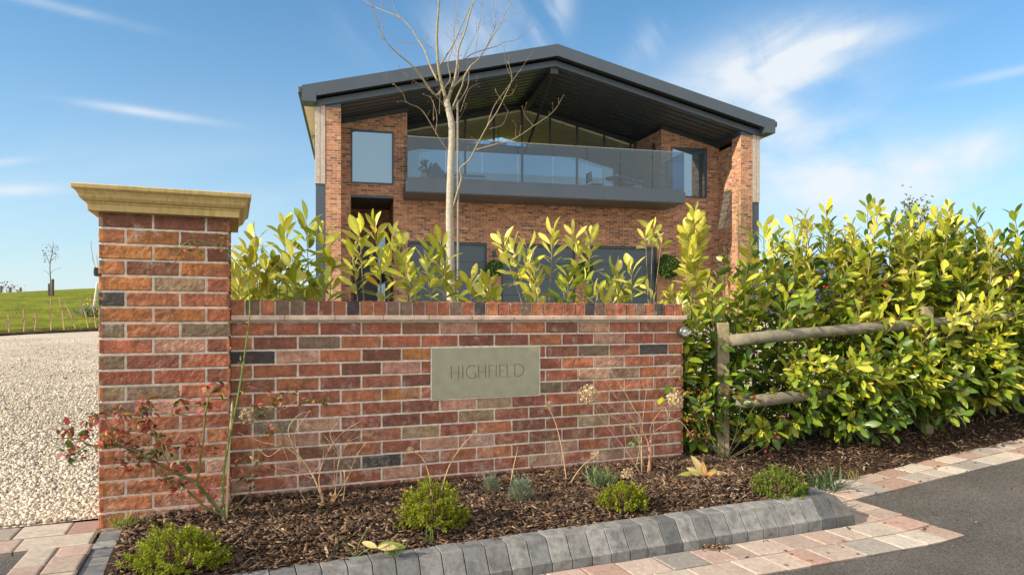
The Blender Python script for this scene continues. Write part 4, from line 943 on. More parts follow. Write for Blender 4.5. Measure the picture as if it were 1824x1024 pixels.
def laurel_build(e, org, Lf, St, Sp, wid=1.0):
    St.build('stems', MT['bark'], e, origin=org)
    P = np.array([l[0][:] for l in Lf]); dr = np.array([l[1][:] for l in Lf]); up = np.array([l[2][:] for l in Lf]); s = np.array([l[3] for l in Lf]); c = np.array([l[4] for l in Lf])
    pick = rng.integers(0, 3, len(Lf)); Vs = []; Fs = []; Cs = []; off = 0
    for k, tm in enumerate((LEAF, LEAFB, LEAFC)):
        m_ = pick == k
        if not m_.any(): continue
        sc = np.stack([s[m_]*wid*rng.uniform(.85, 1.15, m_.sum()), s[m_], s[m_]*rng.uniform(.3, 1.3, m_.sum())], 1)
        v, f, cc = inst(*tm, frames(dr[m_], up[m_]), P[m_], sc, c[m_]); cc = cc.reshape(-1, len(tm[0]), 3).copy(); cc[:, 1::3] *= 1.25; cc[:, ::3] *= .94; cc = cc.reshape(-1, 3); Vs.append(v); Fs.append(f+off); Cs.append(cc); off += len(v)
    mesh_np('leaves', np.concatenate(Vs), np.concatenate(Fs), np.concatenate(Cs), MT['leaf'], e, origin=org, smooth=True)
    for b, t in Sp:
        q = M(); q.tube([b, t], .002, 4, (.3, .34, .08)); n = 34; h = rng.uniform(.1, 1, n); a = rng.uniform(0, 6.28, n)
        P = np.array(b)[None]+(np.array(t)-np.array(b))[None]*h[:, None]; r = .0085*(1-.55*h); P[:, 0] += np.cos(a)*r; P[:, 1] += np.sin(a)*r
        v, f, cc = inst(ICOV, ICOF, rotm(n), P, rng.uniform(.0026, .0038, n), np.array([(.50, .48, .14)])*rng.uniform(.75, 1.2, (n, 1)))
        for i in range(n): q.add(v[i*12:i*12+12], [tuple(x) for x in ICOF], cc[i*12])
        q.build('flower_spike', MT['spike'], e, origin=org)

# behind the wall: (tip px, tip py, base px, bare fraction, tone, spike) grouped by shrub
WB = [
 ('laurel with a dense bushy top right beside the brick pillar', [(432, 470, 436, .3, .7, 0), (455, 408, 462, .4, .8, 1), (425, 500, 428, .3, .8, 0), (485, 455, 480, .35, .7, 1), (418, 452, 424, .4, .8, 0), (440, 440, 446, .2, .9, 0), (474, 470, 478, .15, .8, 0), (500, 470, 500, .2, .8, 0), (430, 505, 436, .1, .9, 0), (462, 500, 466, .1, .8, 0), (468, 490, 468, .3, .8, 0)]),
 ('tall laurel in the gap between the pillar and the house', [(506, 395, 520, .42, .55, 0), (545, 385, 562, .40, .5, 1), (520, 440, 530, .35, .7, 0), (575, 400, 585, .45, .6, 0), (540, 470, 545, .3, .6, 0), (525, 480, 530, .1, .7, 0), (556, 500, 560, .1, .6, 0), (590, 470, 590, .4, .5, 0), (575, 495, 580, .3, .45, 0)]),
 ('laurel with two upright leafy shoots in front of the porch', [(640, 400, 652, .45, .85, 1), (666, 385, 690, .42, .8, 0), (628, 440, 648, .42, .9, 1), (700, 410, 690, .45, .9, 1), (678, 455, 680, .3, .75, 0), (712, 425, 695, .4, .85, 0)]),
 ('laurel leaning left below the young tree trunk', [(720, 455, 742, .35, .85, 0), (760, 455, 775, .35, .8, 0), (785, 420, 800, .5, .85, 0), (768, 440, 790, .45, .85, 0), (735, 500, 745, .25, .75, 0), (790, 470, 788, .3, .7, 0)]),
 ('lowest laurel tuft just above the wall beside the tree', [(812, 500, 818, .3, .7, 0), (838, 492, 842, .3, .85, 0), (870, 490, 866, .3, .85, 0), (855, 505, 855, .25, .8, 0), (885, 520, 880, .3, .7, 0)]),
 ('laurel fanning out to the left before the middle garage door', [(893, 420, 955, .40, .95, 0), (912, 425, 958, .45, .95, 0), (938, 430, 960, .35, .9, 1), (950, 470, 965, .3, .85, 0), (985, 405, 975, .38, .9, 0), (950, 505, 960, .25, .8, 0)]),
 ('forked laurel with a flower spike before the right garage door', [(1022, 408, 1042, .42, .9, 0), (1052, 410, 1044, .45, .9, 1), (1012, 485, 1010, .25, .5, 0), (1005, 500, 1005, .25, .45, 0), (1040, 490, 1044, .25, .7, 0), (1062, 505, 1060, .25, .85, 0)]),
 ('small two stemmed laurel before the right garage door', [(1095, 470, 1100, .3, .8, 0), (1124, 465, 1128, .55, .85, 0), (1088, 500, 1094, .3, .75, 1), (1105, 500, 1104, .25, .85, 0), (1076, 515, 1080, .25, .7, 0)]),
 ('single bare stemmed laurel with a tuft of leaves at its top', [(1163, 398, 1157, .70, .95, 1), (1150, 412, 1158, .74, .95, 0), (1178, 425, 1158, .76, .9, 0)]),
]
for lab, sh in WB:
    v0 = .78; mx = sum(q[2] for q in sh)/len(sh); b = at_v(mx, 800, v0); org = (b.x, b.y, hland(b.x, b.y)); e = empty('laurel_shrub', org, 0, lab, 'laurel', 'laurels behind the brick wall')
    Lf, St, Sp = [], M(), []
    for (tx, ty, bx_, f0, tone, spk) in sh:
        v = v0+random.uniform(-.12, .16); t = at_v(tx, ty+8, v+random.uniform(-.05, .05)); bb = at_v(bx_, 540, v); g = Vector((org[0]*.6+bb.x*.4, org[1]*.6+bb.y*.4, org[2]))
        bb2 = g.lerp(t, .0)
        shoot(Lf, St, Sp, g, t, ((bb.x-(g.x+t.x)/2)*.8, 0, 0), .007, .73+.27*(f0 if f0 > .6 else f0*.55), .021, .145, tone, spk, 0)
        if False: shoot(Lf, St, Sp, g.lerp(t, .62)+Vector((random.uniform(-.02, .02), 0, 0)), t+Vector((random.uniform(-.14, .14), random.uniform(-.08, .1), -random.uniform(.1, .22))), (0, 0, -.01), .004, .3, .026, .135, tone-.1)
    laurel_build(e, org, Lf, St, Sp, .84)

# the tall hedge to the right, along the fence
FA = R(16.6); FO = Vector((1.48, 4.8, 0)); FD = Vector((math.cos(FA), math.sin(FA), .067)); FN = Vector((-math.sin(FA), math.cos(FA), 0))
def fz(s, off, z): p = FO+FD*s+FN*off; return Vector((p.x, p.y, p.z+z))
HL = ['laurel bush nearest the brick wall, loose, with the tallest lone shoot', 'laurel bush right behind the first fence post', 'laurel bush with sky showing between its shoots', 'laurel bush in front of the parked blue car',
      'dense laurel bush right of the blue car, with drooping low branches', 'laurel bush leaning over the middle of the rails', 'dense yellow green laurel bush behind the lower rail', 'laurel bush where the top rail comes out of the hedge',
      'laurel bush beneath the far tree top', 'laurel bush above the far end of the lower rail', 'last laurel bush at the right edge of the photo']
hs = [-.28, .10, .42, .74, 1.06, 1.38, 1.70, 2.04, 2.38, 2.75, 3.15]; tops = [1.22, 1.52, 1.70, 1.72, 1.78, 1.82, 1.80, 1.78, 1.76, 1.74, 1.78]
for i, (s, lab) in enumerate(zip(hs, HL)):
    off = .20+random.uniform(-.03, .05); b = fz(s, off, 0.02); e = empty('laurel_shrub', b, 0, lab, 'laurel', 'laurels of the hedge along the fence'); Lf, St, Sp = [], M(), []
    ns = (8, 8, 7)[i] if i < 3 else 8 if i < 5 else 14
    for k in range(ns):
        a = random.uniform(0, 6.28); rr = random.uniform(.02, .10); g = b+Vector((math.cos(a)*rr, math.sin(a)*rr, 0)); sp_ = random.uniform(-.22 if i else -.06, .22); so2 = random.uniform(-.20, .24); h = tops[i]*random.uniform(.66, 1.0)
        t = fz(s+sp_, off+so2, h)
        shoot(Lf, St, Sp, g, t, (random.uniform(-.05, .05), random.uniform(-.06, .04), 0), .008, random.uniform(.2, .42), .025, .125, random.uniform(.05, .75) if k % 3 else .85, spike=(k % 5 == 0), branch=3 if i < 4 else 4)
    for k in range(6 if i < 2 else 10 if i < 4 else 17):          # low branches that lean out between and below the rails
        a = random.uniform(-.25, .25); ho = random.uniform(.0, .5); t = fz(s+a, -random.uniform(.05, .34) if i > 2 else random.uniform(-.14, .2), ho*(1.7 if i > 3 and k > 7 else 1)+random.uniform(.08, .3))
        shoot(Lf, St, Sp, fz(s+a*.3, off, ho*.5), t, (0, -.02, .02), .005, .25, .022, .12, random.uniform(.3, .95), branch=2)
    if i == 0:
        for (tx, ty) in ((1238, 375), (1246, 400), (1225, 405)): shoot(Lf, St, Sp, b, at_Y(tx, ty, b.y-.02), (.03, 0, 0), .007, .72 if tx != 1238 else .62, .015, .12, .9)
        for (tx, ty) in ((1215, 640), (1230, 690), (1240, 740), (1222, 600), (1255, 620), (1262, 690), (1300, 660), (1310, 735), (1330, 700), (1245, 560), (1340, 640), (1225, 790)): shoot(Lf, St, Sp, b, at_Y(tx, ty, b.y-.1), (0, -.03, .03), .005, .3, .018, .11, .45)
    laurel_build(e, b, Lf, St, Sp)

# ------------------------------------------------------------ fence
fence = empty('timber_fence', fz(0, 0, 0), 0, 'low weathered timber fence with two round rails running into the laurel hedge', 'fence')
org = fz(0, 0, 0)
for k, s in enumerate((0, 1.83, 3.66)):
    p = fz(s, .0, 0); q = M(); c = .043
    q.box(p.x-c, p.x+c, p.y-c+.02, p.y+c+.02, p.z-.3, p.z+.965).build('post', MT['post'], fence, origin=org, bevel=.006)
for z in (.84, .40):
    pts = [fz(s_, -.062, z+.006*math.sin(s_*2)) for s_ in np.linspace(.03, 4.3, 16)]
    if z < .5: pts = [fz(s_, -.062, z) for s_ in np.linspace(.05, 4.3, 16)]
    M().tube(pts, [.042+.003*math.sin(i*1.7) for i in range(16)], 12).build('rail', MT['rail'], fence, origin=org, smooth=True)

# ------------------------------------------------------------ young tree beside the wall
TY = 6.0
def tree():
    b = at_Y(802, 540, TY); org = (b.x, b.y, hland(b.x, b.y)); e = empty('young_tree', org, 0, 'bare young tree with pale trunk standing behind the brick wall', 'tree')
    T = M(); tc = (.35, .315, .26)
    def pts(l, dy=0, dz=None):
        n = len(l); return [at_Y(x, y, TY+dy*i/(max(1, n-1))) for i, (x, y) in enumerate(l)]
    tr = [(b.x, b.y, org[2])]+pts([(803, 540), (802, 450), (801, 380), (803, 300), (805, 230), (800, 200), (795, 178)]); tr = cr(tr, 4)
    T.tube(tr, [.039-.013*i/(len(tr)-1) for i in range(len(tr))], 12, tc); T.build('trunk', MT['bark'], e, origin=org, smooth=True)
    Z = lambda l: [(640+x/5.12, y/5.12) for x, y in l]
    br = [ # (pixels, start radius, end radius, depth drift)
     (Z([(800, 960), (770, 830), (735, 700), (715, 540), (708, 300), (722, 100), (728, -60), (735, -260), (730, -480)]), .0165, .005, -.2),
     (Z([(800, 960), (820, 880), (860, 760), (890, 620), (905, 450), (960, 300), (1010, 120), (1060, -40), (1120, -300)]), .016, .0045, .25),
     (Z([(735, 600), (800, 500), (860, 400), (930, 240), (1000, 90), (1050, 10), (1110, -160)]), .008, .0025, -.25),
     (Z([(770, 800), (700, 870), (620, 780), (560, 690), (470, 590), (360, 500), (260, 400), (180, 260), (130, 100), (95, -20), (60, -180)]), .011, .002, -.5),
     (Z([(715, 740), (650, 610), (600, 470), (540, 370), (470, 260), (380, 170), (250, 110), (150, 70), (30, -5), (-60, -60)]), .010, .002, .4),
     (Z([(380, 170), (330, 100), (300, 0), (280, -120)]), .004, .0015, .1), (Z([(220, 330), (212, 160), (195, 0), (180, -100)]), .003, .0012, 0),
     (Z([(850, 800), (960, 690), (1020, 600), (1080, 550), (1150, 450), (1220, 330), (1290, 210), (1350, 80), (1410, -20), (1500, -200)]), .010, .0025, .4),
     (Z([(1150, 450), (1200, 340), (1240, 230), (1225, 100), (1225, -60), (1260, -200)]), .005, .002, .2),
     (Z([(840, 1010), (900, 870), (940, 780), (960, 700), (1020, 600)]), .009, .006, -.2),
     (Z([(860, 1000), (930, 900), (990, 790), (1000, 650)]), .007, .003, .3), (Z([(820, 830), (900, 700), (905, 580)]), .006, .003, .2),
     (Z([(780, 800), (830, 720), (810, 600), (820, 530), (850, 440), (870, 260), (860, 130), (878, -30)]), .006, .0015, .3),
     (Z([(910, 580), (1020, 500), (1130, 460), (1230, 430), (1330, 385), (1420, 370), (1490, 325), (1560, 260), (1600, 200)]), .005, .0015, .3),
     (Z([(940, 560), (1000, 430), (1070, 290), (1110, 150), (1105, 0), (1120, -80)]), .0035, .0012, .2), (Z([(1050, 540), (1080, 330), (1100, 210), (1165, 120)]), .0028, .001, .2),
     (Z([(800, 1010), (740, 920), (620, 810), (500, 740), (420, 690), (360, 600)]), .0045, .0013, -.3),
     (Z([(560, 430), (490, 395), (430, 390), (360, 355)]), .003, .001, 0), (Z([(412, 540), (430, 450), (432, 400)]), .002, .001, 0), (Z([(770, 530), (690, 440), (620, 380), (560, 270)]), .003, .001, .2), (Z([(705, 500), (665, 440)]), .002, .001, .0),
     (Z([(730, 1040), (735, 900), (740, 740)]), .004, .002, -.2), (Z([(335, 470), (338, 395)]), .0018, .001, 0), (Z([(1200, 330), (1140, 220)]), .002, .001, 0), (Z([(1300, 215), (1410, 130)]), .002, .001, 0), (Z([(885, 470), (860, 300), (900, 100), (920, 0)]), .003, .001, .1),
     (Z([(850, 380), (820, 340), (780, 305)]), .002, .001, 0), (Z([(600, 740), (545, 715)]), .002, .001, 0), (Z([(1000, 575), (930, 505)]), .002, .001, 0),
     # low right limb and its forks
     ([(806, 375), (812, 352), (822, 318), (820, 300), (836, 285), (848, 262), (868, 225), (885, 200), (900, 170), (912, 140), (905, 110)], .011, .002, -.3),
     ([(844, 268), (880, 258), (915, 248), (950, 225), (985, 200), (1004, 170)], .006, .0015, -.4),
     ([(868, 225), (880, 190), (905, 155), (930, 120), (950, 90)], .005, .0015, .3), ([(912, 140), (903, 120), (898, 95)], .002, .001, 0), ([(900, 172), (912, 168), (920, 152)], .0022, .001, 0), ([(893, 178), (886, 168), (882, 158)], .002, .001, 0), ([(950, 225), (935, 205), (930, 190)], .002, .001, 0),
     ([(872, 230), (895, 222), (905, 198)], .0028, .001, 0), ([(852, 255), (840, 245)], .002, .001, 0), ([(918, 247), (919, 222)], .0018, .001, 0), ([(925, 242), (928, 225)], .0018, .001, 0),
     # low left limb
     ([(800, 272), (785, 250), (770, 225), (750, 195), (725, 183), (718, 168), (700, 148), (690, 140)], .006, .0015, -.3), ([(776, 240), (778, 205), (768, 175), (764, 172)], .004, .001, .1), ([(772, 215), (772, 180)], .003, .001, .1),
     ([(820, 200), (835, 160), (852, 150), (855, 148)], .004, .001, .2), ([(808, 225), (822, 205), (832, 185)], .003, .001, 0), ([(725, 183), (715, 180)], .0015, .001, 0),
    ]
    tw = M(); bud = []
    for l, r0, r1, dy in br:
        p = cr(pts(l, dy), 4); n = len(p); g = (.26, .22, .14) if r0 > .0078 else (.22, .165, .12)
        tw_ = M(); tw_.tube(p, [r0+(r1-r0)*(i/(n-1))**.8 for i in range(n)], 7 if r0 > .008 else 5, g)
        def bud_(q): h = random.uniform(.004, .008); tw_.lathe([(0, -h), (.0035, 0), (0, h)], q, n=5, col=(.30, .14, .09))
        bud_(p[-1])
        if r0 < .014:
            for _ in range(max(1, n//6)):
                i = random.randrange(n//3, n); a = random.uniform(0, 6.28); d = (p[min(i, n-1)]-p[i-1]).normalized(); o = (d.orthogonal()*math.cos(a)+d.cross(d.orthogonal())*math.sin(a)+d*.8).normalized(); ln = random.uniform(.02, .085)
                tw_.tube([p[i], p[i]+o*ln*.6+Vector((0, 0, .004)), p[i]+o*ln+Vector((0, 0, ln*.25))], [.0016, .0013, .0009], 4, (.22, .15, .11)); bud_(p[i]+o*ln+Vector((0, 0, ln*.25)))
        tw_.build('limb' if r0 > .0078 else 'branch', MT['bark'], e, origin=org, smooth=r0 > .0078)
    s0 = at_Y(815, 490, TY-.02); g = (.34, .31, .27)
    sk = M().tube([(s0.x, s0.y, org[2]), at_Y(816, 380, TY-.02), at_Y(815, 178, TY-.02)], [.011, .010, .009], 8, (.22, .20, .17))
    so3 = empty('tree_stake', (s0.x, s0.y, org[2]), 0, 'thin grey stake tied to the bare young tree behind the wall', 'stake')
    sk.build('pole', MT['bark'], so3, origin=(s0.x, s0.y, org[2])); tie = at_Y(809, 480, TY)
    M().tube([at_Y(794, 480, TY-.01), at_Y(809, 482, TY-.06), at_Y(824, 481, TY-.03), at_Y(810, 478, TY+.05), at_Y(794, 480, TY-.01)], .004, 5, (.02, .12, .10)).build('tie', MT['bark'], so3, origin=(s0.x, s0.y, org[2]))
tree()

# ------------------------------------------------------------ plants of the bed
Z4 = lambda l: [(x/2.534, 620+y/2.534) for x, y in l]
Z7 = lambda l: [(80+x/3.94, 680+y/3.94) for x, y in l]
Z5 = lambda l: [(400+x/2.56, 500+y/2.56) for x, y in l]
ZR = lambda l: [(950+x/4.654, 660+y/4.654) for x, y in l]
def bushy(name, label, cat, basepx, v, stems, clusters, leafcols, leaf=.03, stemcol=(.15, .125, .055), dv=.10, thorns=False, group=None):
    b = at_v(basepx[0], basepx[1], v); u_, v_ = uv_of(b.x, b.y); gz = bedz(u_, v_)-.01; org = (b.x, b.y, gz); e = empty(name, org, 0, label, cat, group); St = M()
    for l, r0, r1 in stems:
        a = random.uniform(-dv, dv); p = cr([at_v(x, y, v+a*(i/(len(l)-1))) for i, (x, y) in enumerate(l)], 4); n = len(p)
        if abs(l[0][0]-basepx[0]) < 14 and abs(l[0][1]-basepx[1]) < 14: p[0] = Vector((p[0].x, p[0].y, gz-.02))
        St.tube(p, [r0+(r1-r0)*i/(n-1) for i in range(n)], 6, tuple(c*random.uniform(.8, 1.2) for c in stemcol))
        if thorns:
            for i in range(1, n-1):
                d = Vector((random.uniform(-1, 1), random.uniform(-1, 1), random.uniform(-.4, .2))).normalized(); St.tube([p[i], p[i]+d*(r0+.005)], [.0018, .0002], 4, (.28, .10, .06))
    St.build('stems', MT['bark'], e, origin=org)
    if clusters:
        P = []; dr = []; up = []; sc = []; C = []
        for (x, y) in clusters:
            c = at_v(x, y, v+random.uniform(-dv, dv)*.7)
            for _ in range(random.randint(6, 10)):
                d = Vector((random.gauss(0, 1), random.gauss(0, 1), random.gauss(-.25, .8))).normalized(); P.append(c+d*.006+Vector((random.gauss(0, .010), 0, random.gauss(0, .009)))); dr.append(d); up.append((random.gauss(0, 1), random.gauss(0, 1), 1.2)); sc.append(leaf*random.uniform(.6, 1.15)); C.append(np.array(random.choice(leafcols))*random.uniform(.75, 1.25))
        mesh_np('leaves', *inst(*SMALL, frames(np.array([q[:] for q in dr]), np.array(up)), np.array([q[:] for q in P]), np.array(sc), np.array(C)), MT['sleaf'], e, origin=org, smooth=True)
    return e, org
RC = [(.36, .06, .045), (.28, .08, .03), (.30, .16, .03), (.10, .13, .03), (.06, .09, .02), (.45, .12, .10), (.22, .06, .04)]
st = [(Z7([(1280, 960), (1165, 830), (1060, 710), (950, 655), (830, 590), (680, 520), (580, 465), (470, 440), (380, 445), (300, 440), (250, 405), (150, 395), (50, 398)]), .0075, .0015),
      (Z7([(300, 440), (240, 480), (200, 500), (140, 500)]), .0022, .001), (Z7([(470, 440), (468, 340), (430, 260), (400, 180)]), .003, .0012), (Z7([(370, 480), (280, 530), (170, 590)]), .002, .001),
      (Z7([(1060, 710), (1075, 660), (1090, 540), (1110, 400), (1120, 280), (1135, 180), (1160, 75), (1210, 10)]), .0055, .0018), (Z7([(1135, 180), (1050, 165), (980, 170), (915, 190)]), .0022, .001), (Z7([(1165, 118), (1240, 120), (1330, 135)]), .0022, .001),
      (Z7([(1280, 950), (1180, 905), (1090, 850), (985, 745), (850, 665), (770, 590), (660, 490), (560, 460)]), .0045, .002), (Z7([(1000, 230), (880, 225), (780, 190), (720, 160)]), .0025, .001), (Z7([(780, 380), (820, 350), (840, 280)]), .002, .001), (Z7([(700, 520), (620, 525), (480, 525), (380, 540)]), .0022, .001),
      (Z7([(870, 580), (800, 440), (760, 370), (730, 320)]), .0022, .001), (Z7([(990, 560), (1020, 515), (1090, 480)]), .002, .001), (Z7([(850, 670), (790, 655)]), .002, .0015), (Z7([(640, 500), (560, 420), (500, 380)]), .002, .001)]
cl = Z7([(115, 335), (175, 330), (180, 410), (215, 425), (280, 345), (310, 350), (150, 490), (200, 500), (245, 530), (370, 235), (300, 265), (345, 230), (390, 430), (425, 350), (440, 330), (500, 340), (545, 370), (500, 390), (540, 225), (495, 205), (580, 430), (600, 590), (635, 560), (640, 490), (665, 470), (720, 110), (750, 150), (690, 180), (740, 200), (690, 225), (725, 275), (745, 300), (655, 360), (735, 340), (800, 410), (870, 445), (770, 480), (800, 480), (820, 440), (960, 100), (965, 130), (930, 190), (1010, 460), (975, 450), (1060, 420), (910, 540), (940, 575), (1000, 570), (970, 600), (850, 700), (870, 690), (930, 730), (970, 730), (1105, 740), (1170, 500), (1100, 160), (1130, 150), (1240, 50), (1145, 5), (735, 570), (520, 560)])
bushy('rose_bush', 'sprawling rose bush with red young leaves in front of the pillar', 'rose', (405, 925), -.2, [(a_, b_*1.25, c_*1.4) for a_, b_, c_ in st], cl, RC, .038, thorns=True)
cl2 = [(312, 455), (322, 440), (344, 430), (350, 445), (380, 420), (388, 435), (395, 440), (398, 425), (433, 580), (428, 645), (437, 690), (432, 695)]
e, org = bushy('climbing_rose', 'long arching green rose cane climbing past the pillar to its cap', 'rose', (404, 922), -.17, [([(404, 922), (397, 890), (399, 842), (406, 794), (415, 750), (425, 700), (433, 650), (440, 600), (445, 554), (441, 503), (424, 472), (398, 446), (371, 433), (344, 427), (328, 435), (312, 460)], .006, .0015), ([(344, 427), (352, 440), (350, 455)], .002, .001)], cl2, [(.20, .22, .03), (.35, .07, .05), (.10, .13, .03)], .024, (.12, .17, .05), .02, True)
cb = at_v(402, 912, -.19); bc = M().tube([(cb.x, cb.y, .0), at_v(408, 800, -.17), at_v(414, 714, -.15)], .0055, 8, (.50, .36, .20)); tagp(bc.build('bamboo_cane', MT['bark'], origin=(cb.x, cb.y, 0)), 'straight pale bamboo cane tied to the climbing rose at the pillar corner', 'cane')
st = [(Z5([(15, 1085), (20, 1020), (90, 900), (140, 830), (180, 770), (270, 740), (240, 610), (290, 540)]), .004, .0015), (Z5([(15, 1085), (90, 990), (150, 940), (210, 920), (262, 885)]), .004, .0015), (Z5([(180, 770), (150, 700), (160, 620), (140, 560)]), .002, .001), (Z5([(240, 610), (330, 520), (410, 545), (460, 560), (515, 578)]), .002, .001)]
cl = Z5([(60, 820), (100, 800), (110, 900), (95, 880), (160, 880), (150, 810), (210, 850), (125, 920), (100, 480), (140, 560), (150, 575), (240, 530), (270, 520), (300, 500), (330, 480), (355, 545), (400, 540), (450, 545), (470, 545), (200, 500), (210, 680), (170, 600), (240, 570)])
bushy('rose_bush', 'smaller rose bush at the foot of the wall right of the pillar', 'rose', (408, 925), -.14, st, cl, RC+[(.10, .13, .04)]*3, .03, thorns=True)
ZB = lambda l: [(950+x/4.654, 660+y/4.654) for x, y in l]
def head(e, org, x, y, v, r):
    c = at_v(x, y, v); n = 260; d = rng.normal(size=(n, 3)); d /= np.linalg.norm(d, axis=1)[:, None]; P = np.array(c[:])+d*(r*rng.uniform(.75, 1.0, n))[:, None]
    mesh_np('flower_head', *inst(*leaf_t(.9, .3, .2, (0, .35, .7, 1)), frames(rng.normal(size=(n, 3))+d*.5, d+rng.normal(0, .3, (n, 3))), P, rng.uniform(.010, .017, n), np.array([(.55, .42, .27)])*rng.uniform(.6, 1.25, (n, 1))), MT['dry'], e, origin=org)
dc = (.46, .31, .18)
s1 = [(Z5([(455, 1010), (400, 880), (330, 780), (290, 680), (340, 610), (395, 595)]), .004, .001), (Z5([(455, 1010), (380, 850), (280, 760), (170, 735), (60, 690)]), .004, .001), (Z5([(500, 1005), (512, 880), (520, 780), (480, 700), (530, 630)]), .003, .001), (Z5([(540, 1005), (548, 930), (545, 860)]), .003, .0025), (Z5([(520, 830), (560, 740), (640, 700)]), .002, .001), (Z5([(345, 850), (300, 740), (210, 650), (140, 640)]), .002, .001), (Z5([(330, 880), (345, 960), (375, 1010)]), .002, .002), (Z5([(520, 800), (450, 700), (350, 640)]), .002, .001), (Z5([(345, 830), (320, 700), (390, 590)]), .002, .001), (Z5([(520, 780), (600, 685)]), .0018, .001), (Z5([(400, 880), (450, 810), (440, 700)]), .002, .001), (Z5([(260, 760), (200, 800), (150, 760)]), .002, .001), (Z5([(290, 820), (240, 700), (190, 640)]), .0016, .001), (Z5([(500, 940), (500, 780)]), .0018, .001), (Z5([(240, 600), (280, 580), (330, 540)]), .0016, .001), (Z5([(455, 1010), (430, 900), (470, 780), (540, 690), (620, 640)]), .003, .001), (Z5([(500, 1000), (560, 900), (600, 800), (650, 730)]), .0025, .001), (Z5([(400, 900), (300, 860), (200, 850), (120, 800)]), .0025, .001)]
e, org = bushy('hydrangea', 'bare tangled hydrangea stems with buds at the left of the wall', 'hydrangea', (580, 895), -.1, s1, Z5([(215, 690)]), RC, .02, dc); head(e, org, 440, 742, -.12, .035)
s2 = [(ZB([(900, 885), (895, 650), (890, 400), (850, 340), (740, 150), (640, 0)]), .004, .001), (ZB([(960, 910), (955, 620), (890, 480), (760, 330), (640, 150), (590, 80)]), .004, .001), (ZB([(900, 470), (740, 360), (620, 280), (510, 170)]), .0025, .001), (ZB([(830, 470), (770, 465), (650, 380), (590, 320), (510, 245)]), .003, .002), (ZB([(880, 840), (770, 660), (600, 450), (520, 330), (490, 270)]), .0025, .001), (ZB([(970, 900), (975, 600), (970, 480), (1010, 390), (1090, 300)]), .003, .001), (ZB([(850, 800), (880, 620), (810, 500), (800, 420)]), .0022, .001), (ZB([(960, 600), (1010, 500), (1130, 430), (1230, 380)]), .002, .001), (ZB([(770, 660), (760, 560), (735, 480)]), .0022, .0015), (ZB([(940, 880), (965, 640), (905, 480), (940, 150)]), .0022, .001), (ZB([(900, 640), (830, 470), (660, 380)]), .002, .001), (ZB([(1090, 300), (1130, 380), (1230, 430), (1300, 520)]), .003, .002), (ZB([(900, 560), (860, 400), (720, 230), (500, 110)]), .0018, .001)]
e, org = bushy('hydrangea', 'bare hydrangea with two round dried flower heads at the right of the wall', 'hydrangea', (1150, 855), -.1, s2, ZB([(835, 600), (840, 575)]), [(.12, .20, .05)], .03, dc); head(e, org, 1048, 702, -.12, .055); head(e, org, 1203, 710, -.06, .05); head(e, org, 1118, 845, -.2, .035)
# red-leaved rose in front of the first fence post
ZH = lambda l: [(1200+x/1.97, 340+y/1.97) for x, y in l]
st = []; clr = []
for tx, ty in ((60, 860), (100, 720), (130, 760), (190, 700), (240, 720), (300, 730), (350, 720), (390, 790), (350, 860), (320, 900), (260, 850), (120, 820), (70, 800), (40, 700)): st.append((ZH([(180, 945), ((180+tx)/2+random.uniform(-20, 20), (945+ty)/2+random.uniform(0, 20)), (tx, ty)]), .0035, .001)); clr.append((tx, ty))
clr += [(tx+random.uniform(-25, 25), ty+random.uniform(-25, 25)) for tx, ty in clr*2]
bushy('rose_bush', 'twiggy rose bush with pink red leaves before the first fence post', 'rose', (1291, 822), .05, st, ZH(clr), [(.30, .05, .05), (.25, .28, .03), (.22, .05, .05), (.16, .20, .03)], .028, (.14, .14, .06), .12, True)
# dried allium heads
def allium(label, pts, v, r, head_=True, lean=True):
    b = at_v(*pts[0], v); org = (b.x, b.y, b.z); e = empty('dried_allium', org, 0, label, 'dried allium', 'dried allium stalks in the bed')
    p = cr([at_v(x, y, v+.02*i) for i, (x, y) in enumerate(pts)], 5); p[0].z -= .03; n = len(p)
    M().tube(p, [.0035-.0017*i/(n-1) for i in range(n)], 6, (.52, .36, .20)).build('stalk', MT['dry'], e, origin=org)
    if head_:
        h = M(); c = p[-1]
        for _ in range(46):
            d = Vector((random.gauss(0, 1), random.gauss(0, 1), random.gauss(.15, 1))).normalized(); q = c+d*r*random.uniform(.7, 1.05); h.tube([c, q], [.0007, .0006], 3, (.55, .42, .26)); h.tube([q, q+d*.004], [.0018, .0004], 4, (.60, .47, .30))
        h.build('seed_head', MT['dry'], e, origin=org)
allium('tallest dried allium, leaning left, right of the plaque', [(1010, 862), (1001, 800), (990, 755), (976, 722)], -.12, .028)
allium('short dried allium leaning right beside the tallest one', [(1012, 866), (1035, 832), (1062, 810)], -.16, .032)
allium('dried allium behind the round green hebe, leaning right', [(784, 880), (800, 830), (822, 795), (846, 770)], -.16, .016)
allium('small drooping dried allium left of the round green hebe', [(768, 872), (764, 845), (752, 815), (731, 801)], -.16, .020)
allium('headless dry stalk between the two lavenders', [(908, 868), (915, 830), (923, 795)], -.12, 0, False)
